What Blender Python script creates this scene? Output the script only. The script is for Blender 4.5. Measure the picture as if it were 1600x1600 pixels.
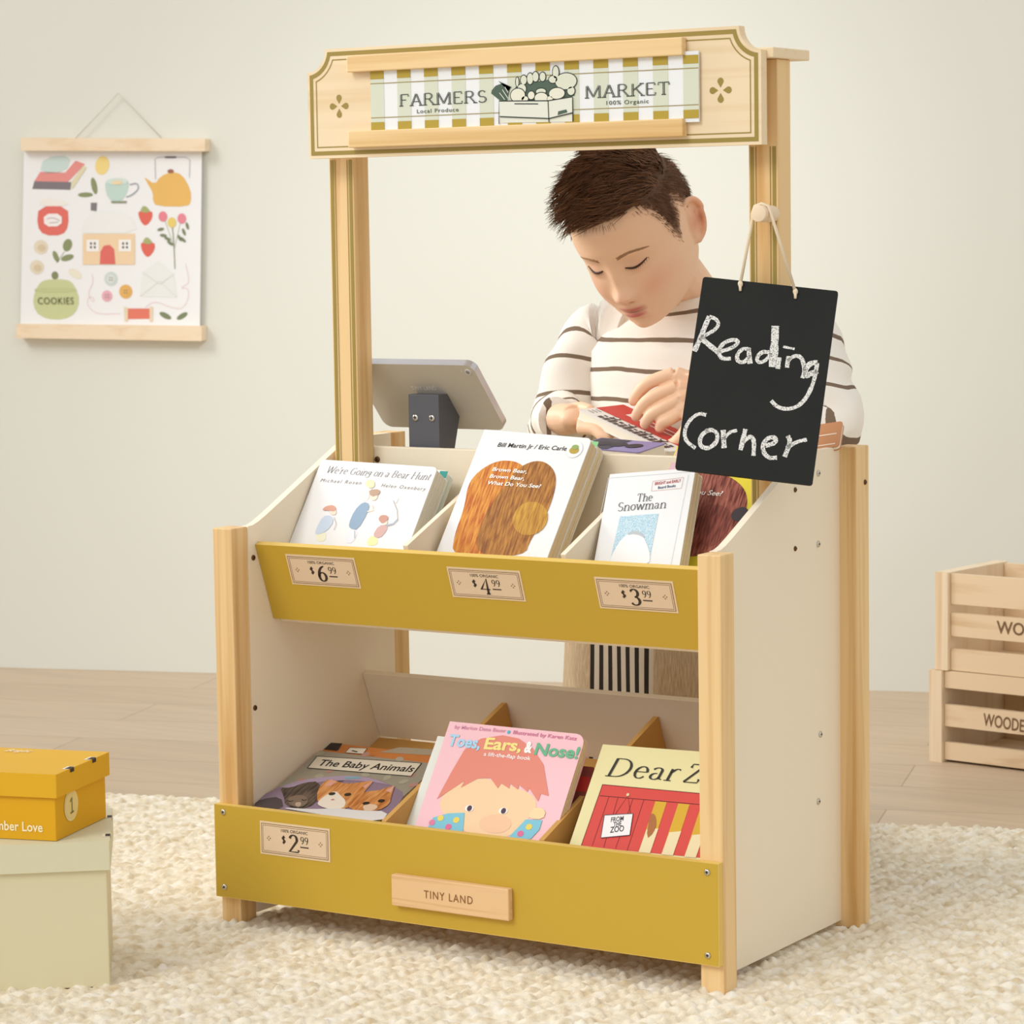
import bpy, bmesh, math, random
from mathutils import Vector as V, Matrix, noise
random.seed(7)
for o in list(bpy.data.objects): bpy.data.objects.remove(o)
SC = bpy.context.scene
COL = SC.collection
# ------------------------------------------------------------------ camera, world, lights, exposure
CAMP = V((1.9742, -2.4792, .7698)); YAW, PITCH, ROLL, FPX = -.5653, -.0993, -.0154, 4458.2
_f = V((math.sin(YAW)*math.cos(PITCH), math.cos(YAW)*math.cos(PITCH), math.sin(PITCH)))
_r0 = V((math.cos(YAW), -math.sin(YAW), 0)); _u0 = _r0.cross(_f)
_r = _r0*math.cos(ROLL) + _u0*math.sin(ROLL); _u = -_r0*math.sin(ROLL) + _u0*math.cos(ROLL)
cam = bpy.data.objects.new('camera', bpy.data.cameras.new('camera')); COL.objects.link(cam)
cam.matrix_world = Matrix(((_r.x, _u.x, -_f.x, CAMP.x), (_r.y, _u.y, -_f.y, CAMP.y), (_r.z, _u.z, -_f.z, CAMP.z), (0, 0, 0, 1)))
cam.data.sensor_width = 36; cam.data.lens = FPX*36/1600; cam.data.clip_end = 60
cam.data.dof.use_dof = True; cam.data.dof.focus_distance = 3.12; cam.data.dof.aperture_fstop = 16
SC.camera = cam
w = bpy.data.worlds.new('world'); SC.world = w; w.use_nodes = True
w.node_tree.nodes['Background'].inputs[0].default_value = (.985, .99, 1.0, 1)
w.node_tree.nodes['Background'].inputs[1].default_value = .87
def lamp(name, kind, energy, color, **k):
    l = bpy.data.lights.new(name, kind); l.energy = energy; l.color = color
    for a, b in k.items(): setattr(l, a, b)
    o = bpy.data.objects.new(name, l); COL.objects.link(o); return o
sun = lamp('key_softbox_sun', 'SUN', 1.16, (1.0, .978, .95), angle=math.radians(22))
_t = (_r0*.62 + V((math.sin(YAW), math.cos(YAW), 0))*.54 + V((0, 0, -.62)))
sun.rotation_euler = _t.to_track_quat('-Z', 'Y').to_euler()
wl = lamp('wall_fill', 'SPOT', 92, (.98, .99, 1.0), spot_size=math.radians(40), spot_blend=1.0, shadow_soft_size=.25)  # added spot, out of view, to whiten the wall centre behind the boy
wl.location = (.75, -.1, 1.75); wl.rotation_euler = (V((-.62, 1.66, .62)) - V(wl.location)).to_track_quat('-Z', 'Y').to_euler()
sl = lamp('side_fill', 'AREA', 4.2, (1.0, .98, .95), size=.8, spread=math.radians(70))  # added fill lamp outside the frame, brightens the boy from the left
sl.location = (-1.3, .10, 1.30); sl.rotation_euler = (V((.32, .45, .7)) - V(sl.location)).to_track_quat('-Z', 'Y').to_euler()
SC.view_settings.view_transform = 'Standard'; SC.view_settings.look = 'None'
SC.view_settings.exposure = 0.0; SC.view_settings.gamma = 1.0; SC.view_settings.use_curve_mapping = False
SC.cycles.max_bounces = 8; SC.cycles.diffuse_bounces = 5
# ------------------------------------------------------------------ helpers
def ray(u, v): return _f + _r*((u-800)/FPX) - _u*((v-800)/FPX)
def hit(u, v, p, n):
    r = ray(u, v); return CAMP + r*((V(p)-CAMP).dot(n)/r.dot(n))
def aty(u, v, y): return hit(u, v, (0, y, 0), V((0, 1, 0)))
def lin(h):
    h = h.lstrip('#'); c = [int(h[i:i+2], 16)/255 for i in (0, 2, 4)]
    return tuple(x/12.92 if x <= .04045 else ((x+.055)/1.055)**2.4 for x in c) + (1,)
_M = {}
def newmat(name, rough=.5, spec=.3):
    m = bpy.data.materials.new(name); m.use_nodes = True; b = m.node_tree.nodes['Principled BSDF']
    b.inputs['Roughness'].default_value = rough; b.inputs['Specular IOR Level'].default_value = spec
    return m, m.node_tree, b
def flat(hexc, rough=.55, metal=0.0, spec=.3, mottled=.0):
    k = (hexc, rough, metal, spec, mottled)
    if k not in _M:
        m, nt, b = newmat('paint_'+hexc, rough, spec); b.inputs['Metallic'].default_value = metal
        b.inputs['Base Color'].default_value = lin(hexc)
        if mottled:
            tc = nt.nodes.new('ShaderNodeTexCoord'); nz = nt.nodes.new('ShaderNodeTexNoise'); nz.inputs['Scale'].default_value = 60; nz.inputs['Detail'].default_value = 6
            mx = nt.nodes.new('ShaderNodeMix'); mx.data_type = 'RGBA'; mx.blend_type = 'MULTIPLY'
            mr = nt.nodes.new('ShaderNodeMapRange'); mr.inputs[3].default_value = 1-mottled; mr.inputs[4].default_value = 1
            nt.links.new(tc.outputs['Object'], nz.inputs['Vector']); nt.links.new(nz.outputs['Fac'], mr.inputs[0])
            mx.inputs[0].default_value = 1; mx.inputs[6].default_value = lin(hexc); nt.links.new(mr.outputs[0], mx.inputs[7]); nt.links.new(mx.outputs[2], b.inputs['Base Color'])
        _M[k] = m
    return _M[k]
def wood(name, c1, c2, axis=2, scale=1.0, rough=.5, contrast=1.0):
    """grain runs along the axis"""
    m, nt, b = newmat(name, rough, .3); N, L = nt.nodes, nt.links
    tc = N.new('ShaderNodeTexCoord'); mp = N.new('ShaderNodeMapping'); s = [70*scale]*3; s[axis] = 2.2*scale; mp.inputs['Scale'].default_value = s
    n1 = N.new('ShaderNodeTexNoise'); n1.inputs['Scale'].default_value = 1; n1.inputs['Detail'].default_value = 4; n1.inputs['Distortion'].default_value = .6
    n2 = N.new('ShaderNodeTexNoise'); n2.inputs['Scale'].default_value = .32; n2.inputs['Detail'].default_value = 2
    ad = N.new('ShaderNodeMath'); ad.operation = 'ADD'; rp = N.new('ShaderNodeValToRGB')
    rp.color_ramp.elements[0].position = .72; rp.color_ramp.elements[0].color = lin(c2)
    rp.color_ramp.elements[1].position = 1.15 if contrast < 1 else 1.02; rp.color_ramp.elements[1].color = lin(c1)
    L.new(tc.outputs['Object'], mp.inputs[0]); L.new(mp.outputs[0], n1.inputs['Vector']); L.new(mp.outputs[0], n2.inputs['Vector'])
    L.new(n1.outputs['Fac'], ad.inputs[0]); L.new(n2.outputs['Fac'], ad.inputs[1]); L.new(ad.outputs[0], rp.inputs[0]); L.new(rp.outputs[0], b.inputs['Base Color'])
    bp = N.new('ShaderNodeBump'); bp.inputs['Strength'].default_value = .08; bp.inputs['Distance'].default_value = .002; L.new(ad.outputs[0], bp.inputs['Height']); L.new(bp.outputs[0], b.inputs['Normal'])
    return m
LOC = {}
def empty(name, loc, label, cat, group=None):
    o = bpy.data.objects.new(name, None); COL.objects.link(o); o.location = loc; o.empty_display_size = .05
    o['label'] = label; o['category'] = cat
    if group: o['group'] = group
    LOC[o] = V(loc); return o
class MB:
    """collects shapes in world coordinates; build() links them as one mesh object"""
    def __init__(s): s.v = []; s.f = []; s.m = []; s.mats = []; s.sm = []
    def mi(s, mat):
        if mat not in s.mats: s.mats.append(mat)
        return s.mats.index(mat)
    def add(s, vs, fs, mat, smooth=False):
        b = len(s.v); s.v += [V(p) for p in vs]; i = s.mi(mat)
        for f in fs: s.f.append([b+k for k in f]); s.m.append(i); s.sm.append(smooth)
    def box(s, a, b, mat):
        x0, y0, z0 = a; x1, y1, z1 = b
        s.add([(x0,y0,z0),(x1,y0,z0),(x1,y1,z0),(x0,y1,z0),(x0,y0,z1),(x1,y0,z1),(x1,y1,z1),(x0,y1,z1)],
              [(0,3,2,1),(4,5,6,7),(0,1,5,4),(1,2,6,5),(2,3,7,6),(3,0,4,7)], mat)
    def prism(s, pts, d, mat, capmat=None):
        """closed polygon pts (counter-clockwise seen from +n side) extruded by -d"""
        n = len(pts); P = [V(p) for p in pts]; d = V(d)
        s.add(P, [list(range(n))], capmat or mat); s.add([p-d for p in P], [list(range(n))[::-1]], mat)
        s.add(P+[p-d for p in P], [(i, i+n, (i+1) % n+n, (i+1) % n) for i in range(n)], mat)
    def tube(s, pts, r, mat, n=8, caps=True, smooth=True):
        P = [V(p) for p in pts]; R = r if isinstance(r, (list, tuple)) else [r]*len(P); vs = []; fs = []; up = None
        for i, p in enumerate(P):
            t = (P[min(i+1, len(P)-1)]-P[max(i-1, 0)]).normalized()
            if up is None: up = V((0, 0, 1)) if abs(t.z) < .9 else V((1, 0, 0))
            a = t.cross(up).normalized(); b_ = a.cross(t); up = b_
            for k in range(n):
                g = 2*math.pi*k/n; vs.append(p + (a*math.cos(g)+b_*math.sin(g))*R[i])
        for i in range(len(P)-1):
            for k in range(n): fs.append((i*n+k, i*n+(k+1) % n, (i+1)*n+(k+1) % n, (i+1)*n+k))
        if caps: fs.append(list(range(n))[::-1]); fs.append([(len(P)-1)*n+k for k in range(n)])
        s.add(vs, fs, mat, smooth)
    def loft(s, rings, mat, smooth=True, caps=True):
        n = len(rings[0]); vs = [p for r in rings for p in r]; fs = []
        for i in range(len(rings)-1):
            for k in range(n): fs.append((i*n+k, i*n+(k+1) % n, (i+1)*n+(k+1) % n, (i+1)*n+k))
        if caps: fs.append(list(range(n))[::-1]); fs.append([(len(rings)-1)*n+k for k in range(n)])
        s.add(vs, fs, mat, smooth)
    def ball(s, c, rad, mat, M=None, n=16, m=10):
        rings = []; M = M or Matrix.Identity(3); vs = [V(c)+M@V((0, 0, -rad[2]))]; fs = []
        for j in range(1, m):
            t = -math.pi/2 + math.pi*j/m
            for k in range(n):
                a = 2*math.pi*k/n; vs.append(V(c)+M@V((rad[0]*math.cos(t)*math.cos(a), rad[1]*math.cos(t)*math.sin(a), rad[2]*math.sin(t))))
        vs.append(V(c)+M@V((0, 0, rad[2]))); e = len(vs)-1
        for k in range(n):
            fs.append((0, 1+(k+1) % n, 1+k)); fs.append((e, e-n+k, e-n+(k+1) % n))
            for j in range(m-2): fs.append((1+j*n+k, 1+j*n+(k+1) % n, 1+(j+1)*n+(k+1) % n, 1+(j+1)*n+k))
        s.add(vs, fs, mat, True)
    def build(s, name, parent=None, label=None, bevel=0, attr=None):
        off = LOC[parent] if parent is not None else V((0, 0, 0))
        me = bpy.data.meshes.new(name); me.from_pydata([p-off for p in s.v], [], s.f)
        for m in s.mats: me.materials.append(m)
        me.polygons.foreach_set('material_index', s.m); me.polygons.foreach_set('use_smooth', s.sm); me.update()
        o = bpy.data.objects.new(name, me); COL.objects.link(o); LOC[o] = off
        if parent is not None: o.parent = parent
        if label: o['label'] = label
        if bevel:
            b = o.modifiers.new('bevel', 'BEVEL'); b.width = bevel; b.segments = 2; b.limit_method = 'ANGLE'; b.angle_limit = .6
        if attr:
            a = me.attributes.new('sv', 'FLOAT', 'POINT'); a.data.foreach_set('value', attr)
        return o
def tag(o, label=None, cat=None, group=None, kind=None):
    if label: o['label'] = label
    if cat: o['category'] = cat
    if group: o['group'] = group
    if kind: o['kind'] = kind
    return o
# ---- lettering: built-in sans face, and a stroke serif of our own
_T = {}
def text_geo(s, bold=0.0, spacing=1.0):
    k = (s, bold, spacing)
    if k not in _T:
        c = bpy.data.curves.new('lettering', 'FONT'); c.body = s; c.size = 1; c.resolution_u = 3; c.offset = bold; c.space_character = spacing
        o = bpy.data.objects.new('lettering', c); COL.objects.link(o)
        me = o.evaluated_get(bpy.context.evaluated_depsgraph_get()).to_mesh()
        _T[k] = ([(v.co.x, v.co.y) for v in me.vertices], [list(p.vertices) for p in me.polygons])
        bpy.data.objects.remove(o); bpy.data.curves.remove(c)
    return _T[k]
def arc(cx, cy, rx, ry, a0, a1, n=12): return [(cx+rx*math.cos(math.radians(a0+(a1-a0)*i/n)), cy+ry*math.sin(math.radians(a0+(a1-a0)*i/n))) for i in range(n+1)]
G = {  # glyph: (advance, strokes, serifs (x, y))
 'F': (.72, [[(.15,0),(.15,1)],[(.15,1),(.62,1),(.62,.82)],[(.15,.52),(.48,.52)]], [(.15,0)]),
 'A': (.86, [[(.12,0),(.42,1)],[(.44,1),(.74,0)],[(.22,.34),(.64,.34)]], [(.12,0),(.74,0)]),
 'R': (.86, [[(.15,0),(.15,1)],[(.15,1)]+arc(.4,.76,.2,.24,90,-90)+[(.15,.52)],[(.4,.52),(.74,0)]], [(.15,0),(.76,0)]),
 'M': (1.08, [[(.14,0),(.14,1)],[(.16,1),(.53,.08)],[(.53,.08),(.9,1)],[(.92,0),(.92,1)]], [(.14,0),(.92,0)]),
 'E': (.76, [[(.15,0),(.15,1)],[(.15,1),(.62,1),(.62,.82)],[(.15,.52),(.5,.52)],[(.15,0),(.65,0),(.65,.2)]], []),
 'S': (.68, [arc(.34,.74,.22,.26,30,270)+arc(.34,.25,.24,.25,90,-150)], []),
 'K': (.86, [[(.15,0),(.15,1)],[(.7,1),(.17,.45)],[(.34,.6),(.74,0)]], [(.15,0),(.76,0),(.7,1)]),
 'T': (.8, [[(.4,0),(.4,1)],[(.08,.8),(.08,1),(.72,1),(.72,.8)]], [(.4,0)]),
 'D': (.92, [[(.15,0),(.15,1)],[(.15,1),(.36,1)]+arc(.38,.5,.4,.5,90,-90)+[(.15,0)]], [(.15,0)]),
 'Z': (.8, [[(.1,.8),(.12,1),(.68,1)],[(.68,1),(.08,0)],[(.08,0),(.68,0),(.7,.2)]], []),
 'W': (1.2, [[(.06,1),(.33,0)],[(.33,0),(.58,1)],[(.56,1),(.83,0)],[(.83,0),(1.1,1)]], [(.06,1),(1.1,1)]),
 'G': (.92, [arc(.46,.5,.36,.5,45,320),[(.74,.15),(.74,.44)]], [(.74,.44)]),
 'B': (.8, [[(.15,0),(.15,1)],[(.15,1)]+arc(.38,.76,.2,.24,90,-90)+[(.15,.52)],[(.38,.52)]+arc(.4,.26,.25,.26,90,-90)+[(.15,0)]], []),
 'H': (.98, [[(.16,0),(.16,1)],[(.8,0),(.8,1)],[(.16,.52),(.8,.52)]], [(.16,0),(.8,0),(.16,1),(.8,1)]),
 'e': (.62, [[(.1,.36),(.52,.36)]+arc(.31,.33,.21,.33,8,320)], []),
 'a': (.6, [arc(.24,.48,.16,.17,160,0)+[(.4,.06),(.52,.02)],arc(.24,.17,.16,.17,75,360)], []),
 'r': (.5, [[(.14,0),(.14,.64)],[(.14,.42)]+arc(.34,.46,.14,.19,150,50)], [(.14,0)]),
 'o': (.66, [arc(.32,.33,.23,.33,0,360,20)], []),
 'h': (.7, [[(.14,0),(.14,1.02)],[(.14,.44)]+arc(.36,.42,.2,.23,150,0)+[(.56,0)]], [(.14,0),(.56,0)]),
 'n': (.7, [[(.14,0),(.14,.65)],[(.14,.44)]+arc(.36,.42,.2,.23,150,0)+[(.56,0)]], [(.14,0),(.56,0)]),
 'm': (1.02, [[(.14,0),(.14,.65)],[(.14,.44)]+arc(.33,.42,.17,.23,150,0)+[(.5,0)],[(.5,.44)]+arc(.69,.42,.17,.23,150,0)+[(.86,0)]], [(.14,0),(.5,0),(.86,0)]),
 'w': (.92, [[(.05,.65),(.24,0)],[(.24,0),(.44,.65)],[(.44,.65),(.63,0)],[(.63,0),(.82,.65)]], [(.05,.65),(.82,.65)]),
 'i': (.34, [[(.16,0),(.16,.65)],[(.16,.86),(.16,.95)]], [(.16,0)]),
 'g': (.62, [arc(.28,.43,.19,.21,0,360,16),[(.47,.62),(.47,-.1)]+arc(.28,-.1,.19,.17,0,-150)], []),
 'u': (.7, [[(.12,.65),(.12,.22)]+arc(.32,.22,.2,.22,180,330),[(.54,.65),(.54,0)]], []),
 't': (.42, [[(.18,.88),(.18,.14)]+arc(.29,.14,.11,.14,180,310),[(.03,.64),(.36,.64)]], []),
 "'": (.24, [[(.12,1),(.08,.76)]], []), ' ': (.36, [], []),
 '$': (.62, [arc(.3,.7,.19,.2,20,270)+arc(.3,.28,.2,.22,90,-150),[(.3,-.08),(.3,1.06)]], []),
 '6': (.66, [[(.5,.97)]+arc(.56,.3,.46,.68,100,180)+arc(.32,.28,.22,.28,180,540,20)], []),
 '4': (.7, [[(.48,0),(.48,1),(.06,.3),(.64,.3)]], [(.48,0)]),
 '3': (.62, [[(.08,.86)]+arc(.28,.76,.2,.24,150,-90)+arc(.28,.26,.24,.26,90,-150)], []),
 '2': (.64, [arc(.3,.74,.22,.26,170,-30)+[(.06,0),(.6,0),(.62,.14)]], []),
 '9': (.62, [arc(.3,.7,.2,.27,0,360,18),[(.5,.7)]+arc(.14,.6,.36,.6,0,-75)], []),
}
class Art:
    """flat print on a surface: 2-D shapes in metres in the frame O, ex, ey, lifted a hair per layer"""
    def __init__(s, mb, O, ex, ey, lift=.00025): s.mb, s.O, s.ex, s.ey = mb, V(O), V(ex).normalized(), V(ey).normalized(); s.n = s.ex.cross(s.ey); s.k = 1; s.lift = lift
    def px(s, u, v):
        d = hit(u, v, s.O, s.n)-s.O; return (d.dot(s.ex), d.dot(s.ey))
    def w(s, p, lay): return s.O + s.ex*p[0] + s.ey*p[1] + s.n*(s.lift*lay)
    def poly(s, pts, c, lay=1, rough=.5):
        a = sum(pts[i][0]*pts[(i+1) % len(pts)][1]-pts[(i+1) % len(pts)][0]*pts[i][1] for i in range(len(pts)))
        if a < 0: pts = pts[::-1]
        m = c if not isinstance(c, str) else flat(c, rough)
        s.mb.add([s.w(p, lay) for p in pts], [list(range(len(pts)))], m)
    def rect(s, x0, y0, x1, y1, c, lay=1): s.poly([(x0,y0),(x1,y0),(x1,y1),(x0,y1)], c, lay)
    def ell(s, cx, cy, rx, ry, c, lay=1, rot=0, n=20):
        cr, sr = math.cos(rot), math.sin(rot)
        s.poly([(cx+rx*math.cos(t)*cr-ry*math.sin(t)*sr, cy+rx*math.cos(t)*sr+ry*math.sin(t)*cr) for t in [2*math.pi*i/n for i in range(n)]], c, lay)
    def ppoly(s, pts, c, lay=1, smooth=0):
        P = [s.px(*p) for p in pts]
        for _ in range(smooth):
            P = [q for i in range(len(P)) for q in ((P[i][0]*.75+P[(i+1) % len(P)][0]*.25, P[i][1]*.75+P[(i+1) % len(P)][1]*.25), (P[i][0]*.25+P[(i+1) % len(P)][0]*.75, P[i][1]*.25+P[(i+1) % len(P)][1]*.75))]
        s.poly(P, c, lay)
    def rib(s, pts, w, c, lay=1, thin=None, wig=0):
        P = [V((p[0], p[1])) for p in pts]; m = c if not isinstance(c, str) else flat(c); A = []; B = []
        for i, p in enumerate(P):
            t = (P[min(i+1, len(P)-1)]-P[max(i-1, 0)])
            if t.length < 1e-9: t = V((1, 0))
            t.normalize(); ww = w if thin is None else thin+(w-thin)*abs(t.y)**1.5
            if wig: ww *= 1+random.uniform(-wig, wig)
            nn = V((-t.y, t.x))*ww/2; A.append(p+nn); B.append(p-nn)
        n = len(P); s.mb.add([s.w(p, lay) for p in A+B], [(i+n, i+n+1, i+1, i) for i in range(n-1)], m)
    def prib(s, pts, w, c, lay=1, smooth=0, wig=0):
        P = [s.px(*p) for p in pts]
        for _ in range(smooth):
            Q = [P[0]]
            for i in range(len(P)-1): Q += [(P[i][0]*.75+P[i+1][0]*.25, P[i][1]*.75+P[i+1][1]*.25), (P[i][0]*.25+P[i+1][0]*.75, P[i][1]*.25+P[i+1][1]*.75)]
            P = Q+[P[-1]]
        s.rib(P, w, c, lay, wig=wig)
    def frame(s, x0, y0, x1, y1, t, c, lay=1):
        s.rect(x0, y0, x1, y0+t, c, lay); s.rect(x0, y1-t, x1, y1, c, lay); s.rect(x0, y0+t, x0+t, y1-t, c, lay); s.rect(x1-t, y0+t, x1, y1-t, c, lay)
    def text(s, t, p0, p1, h, c, lay=2, shear=0, bold=0.0, spacing=1.0):
        """sans text whose baseline runs from p0 to p1, fitted to that length; h = capital height"""
        vs, fs = text_geo(t, bold, spacing); x0 = min(v[0] for v in vs); x1 = max(v[0] for v in vs)
        d = V(p1)-V(p0); L = d.length; d.normalize(); q = V((-d.y, d.x)); sy = h/.69; m = c if not isinstance(c, str) else flat(c)
        P = [V(p0)+d*((v[0]-x0)/(x1-x0)*L+v[1]*sy*shear)+q*(v[1]*sy) for v in vs]
        s.mb.add([s.w(p, lay) for p in P], fs, m)
    def serif(s, t, p0, p1, h, c, lay=2, shear=0, thick=.15, thin=.05, inline=None):
        adv = sum(G[ch][0] for ch in t); d = V(p1)-V(p0); L = d.length; d.normalize(); q = V((-d.y, d.x)); sx = L/adv; x = 0
        def T(a, b): p = V(p0)+d*((x+a)*sx+b*h*shear)+q*(b*h); return (p.x, p.y)
        for ch in t:
            a, st, se = G[ch]
            for pl in st:
                s.rib([T(*p) for p in pl], thick*h, c, lay, thin=thin*h)
                if inline: s.rib([T(*p) for p in pl], thick*h*.15, inline, lay+.5, thin=.001*h)
            for (u, v) in se: s.rib([T(u-.13, v), T(u+.13, v)], thin*h*1.1, c, lay)
            x += a
PINE = wood('pine_post', 'E8C792', 'CFA264'); PINEX = wood('pine_rail', 'EACB96', 'D6AE70', axis=0)
PINEDARK = PINE
WHITE = flat('EFE2CA', .45); CREAMEDGE = flat('EFE7D2', .5)
MUST = flat('C3A138', .42); MUSTEDGE = flat('DDBB62', .5); MDF = flat('D3A45C', .6, mottled=.06)
SIGNPLY = wood('sign_birch', 'EBD6B2', 'E2C9A0', axis=0, contrast=.5)
OLIVE = '9A8642'; STEEL = flat('C9C5BC', .25, metal=1.0); BRONZE = flat('6B4A2E', .35, metal=.8)
# ------------------------------------------------------------------ setting: wall, floor
WD = V((.9537, .3007, 0)); WN = V((.3007, -.9537, 0))            # wall direction, wall normal into the room
W0 = V((0, 1.856, 0))
def wallmat():
    m, nt, b = newmat('wall_paint', .9, .1); N, L = nt.nodes, nt.links
    tc = N.new('ShaderNodeTexCoord'); nz = N.new('ShaderNodeTexNoise'); nz.inputs['Scale'].default_value = 260; nz.inputs['Detail'].default_value = 3
    bp = N.new('ShaderNodeBump'); bp.inputs['Strength'].default_value = .03; L.new(tc.outputs['Object'], nz.inputs['Vector']); L.new(nz.outputs['Fac'], bp.inputs['Height']); L.new(bp.outputs[0], b.inputs['Normal'])
    b.inputs['Base Color'].default_value = lin('DADACF'); return m
mb = MB(); a, b_ = W0-WD*4, W0+WD*4
mb.prism([a+V((0,0,-.012)), b_+V((0,0,-.012)), b_+V((0,0,2.6)), a+V((0,0,2.6))], WN*.08, wallmat())
tag(mb.build('wall_back'), kind='structure')
def floormat():
    m, nt, b = newmat('oak_boards', .42, .35); N, L = nt.nodes, nt.links
    tc = N.new('ShaderNodeTexCoord'); mp = N.new('ShaderNodeMapping'); mp.inputs['Rotation'].default_value = (0, 0, -math.radians(17.5))
    br = N.new('ShaderNodeTexBrick'); br.inputs['Color1'].default_value = lin('CDB79C'); br.inputs['Color2'].default_value = lin('C4AD91'); br.inputs['Mortar'].default_value = lin('A98F72')
    br.inputs['Scale'].default_value = 1; br.inputs['Mortar Size'].default_value = .0012; br.inputs['Brick Width'].default_value = 1.3; br.inputs['Row Height'].default_value = .16
    m2 = N.new('ShaderNodeMapping'); m2.inputs['Rotation'].default_value = (0, 0, -math.radians(17.5)); m2.inputs['Scale'].default_value = (2, 45, 1)
    nz = N.new('ShaderNodeTexNoise'); nz.inputs['Scale'].default_value = 1; nz.inputs['Detail'].default_value = 6; nz.inputs['Distortion'].default_value = 1.0
    mr = N.new('ShaderNodeMapRange'); mr.inputs[1].default_value = .3; mr.inputs[2].default_value = .7; mr.inputs[3].default_value = .90; mr.inputs[4].default_value = 1.04
    mx = N.new('ShaderNodeMix'); mx.data_type = 'RGBA'; mx.blend_type = 'MULTIPLY'; mx.inputs[0].default_value = 1
    L.new(tc.outputs['Object'], mp.inputs[0]); L.new(mp.outputs[0], br.inputs['Vector']); L.new(tc.outputs['Object'], m2.inputs[0]); L.new(m2.outputs[0], nz.inputs['Vector'])
    L.new(nz.outputs['Fac'], mr.inputs[0]); L.new(br.outputs['Color'], mx.inputs[6]); L.new(mr.outputs[0], mx.inputs[7]); L.new(mx.outputs[2], b.inputs['Base Color'])
    return m
mb = MB(); p = [W0-WD*4, W0-WD*4+WN*6, W0+WD*4+WN*6, W0+WD*4]
mb.prism([q+V((0,0,-.012)) for q in p], V((0,0,.05)), floormat()); tag(mb.build('floor'), kind='structure')
# ------------------------------------------------------------------ rug: one thick woven piece
def rugmat():
    m, nt, b = newmat('wool_rug', .95, .05); N, L = nt.nodes, nt.links
    tc = N.new('ShaderNodeTexCoord'); nz = N.new('ShaderNodeTexNoise'); nz.inputs['Scale'].default_value = 55; nz.inputs['Detail'].default_value = 4
    rp = N.new('ShaderNodeValToRGB'); rp.color_ramp.elements[0].position = .3; rp.color_ramp.elements[0].color = lin('DECCA8'); q_ = rp.color_ramp.elements.new(.21); q_.color = lin('C9AF80'); rp.color_ramp.elements[1].position = .55; rp.color_ramp.elements[1].color = lin('F0E5CD')
    n2 = N.new('ShaderNodeTexNoise'); n2.inputs['Scale'].default_value = 900; n2.inputs['Detail'].default_value = 2
    bp = N.new('ShaderNodeBump'); bp.inputs['Strength'].default_value = .5; bp.inputs['Distance'].default_value = .0015
    L.new(tc.outputs['Object'], nz.inputs['Vector']); L.new(tc.outputs['Object'], n2.inputs['Vector']); L.new(nz.outputs['Fac'], rp.inputs[0]); L.new(rp.outputs[0], b.inputs['Base Color']); L.new(n2.outputs['Fac'], bp.inputs['Height']); L.new(bp.outputs[0], b.inputs['Normal'])
    b.inputs['Sheen Weight'].default_value = .3; return m
def rug():
    me_v = []; me_f = []; RO = V((.42, .846, 0)); fw = WN      # rug back edge runs along the wall direction
    x0, x1, y1, st = -1.35, .95, 1.42, .0032
    nx, ny = int((x1-x0)/st), int(y1/st); nv = noise.noise
    for j in range(ny+1):
        for i in range(nx+1):
            a, c = x0+i*st, j*st
            wob = .006*nv(V((a*9, c*9, 3))); pa, pc = a+wob, c+.006*nv(V((a*11, c*11, 8)))
            pa, pc = pa*.37-pc*.93, pa*.93+pc*.37
            row = pc/.0165; ri = math.floor(row); fr = row-ri-.5
            ph = (pa + fr*(.018 if ri % 2 else -.013) + .010*(ri % 2))/.0170; kn = ph-math.floor(ph)-.5
            h = .0070*(max(0, 1-(2*fr)**2)**.6)*(max(0, 1-(1.9*kn)**2)**.6)
            h *= .75+.45*nv(V((math.floor(ph)*1.7, ri*2.3, 1)))+.45*nv(V((a*60, c*60, 5)))
            h += .0022*nv(V((a*14, c*14, 2)))+.0013*nv(V((a*150, c*150, 7)))
            e = min(c, a-x0, x1-a); z = h-.0055
            if e < .02: z = -.0115+(z+.0115)*math.sqrt(max(0, e/.02))
            p = RO+WD*a+fw*(c+.004*nv(V((a*40, 0, 4)))*(c < .03)); me_v.append((p.x, p.y, z))
    for j in range(ny):
        for i in range(nx): k = j*(nx+1)+i; me_f.append((k, k+nx+1, k+nx+2, k+1))
    me = bpy.data.meshes.new('rug'); me.from_pydata(me_v, [], me_f); me.polygons.foreach_set('use_smooth', [True]*len(me_f)); me.materials.append(rugmat())
    o = bpy.data.objects.new('rug', me); COL.objects.link(o)
    tag(o, 'chunky woven cream wool rug on the wooden floor under the market stand', 'rug')
rug()
# ------------------------------------------------------------------ the stand
ST = empty('market_stand', (.32, .18, 0), 'wooden toy market stand with mustard shelf fronts holding picture books', 'play stand')
def part(name, mb, bevel=.0012, label=None, parent=None): return mb.build(name, parent or ST, label, bevel)
XL, XR = .0285, .6125                                              # inner faces of the side panels
def onebox(name, a, b, mat, bevel=.0012, label=None, parent=None):
    m = MB(); m.box(a, b, mat); return part(name, m, bevel, label, parent)
for (x0, x1) in ((.001, .0275), (.6140, .6405)):
    onebox('front_post', (x0, .0085, -.004), (x1, .0372, .4425), PINE); onebox('back_post', (x0, .320, -.004), (x1, .3525, .528), PINE)
prof = [(.0372, .004), (.0372, .4425), (.046, .4433), (.056, .4462), (.068, .4512), (.082, .4575), (.17, .4985), (.212, .5180), (.226, .5236), (.242, .5268), (.26, .528), (.32, .528), (.32, .004)]
for (x0, x1) in ((.0195, XL), (XR, .6205)):
    m = MB(); m.prism([(x1, y, z) for y, z in prof][::-1], V((x1-x0, 0, 0)), WHITE); part('side_panel', m, .0008)
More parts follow.
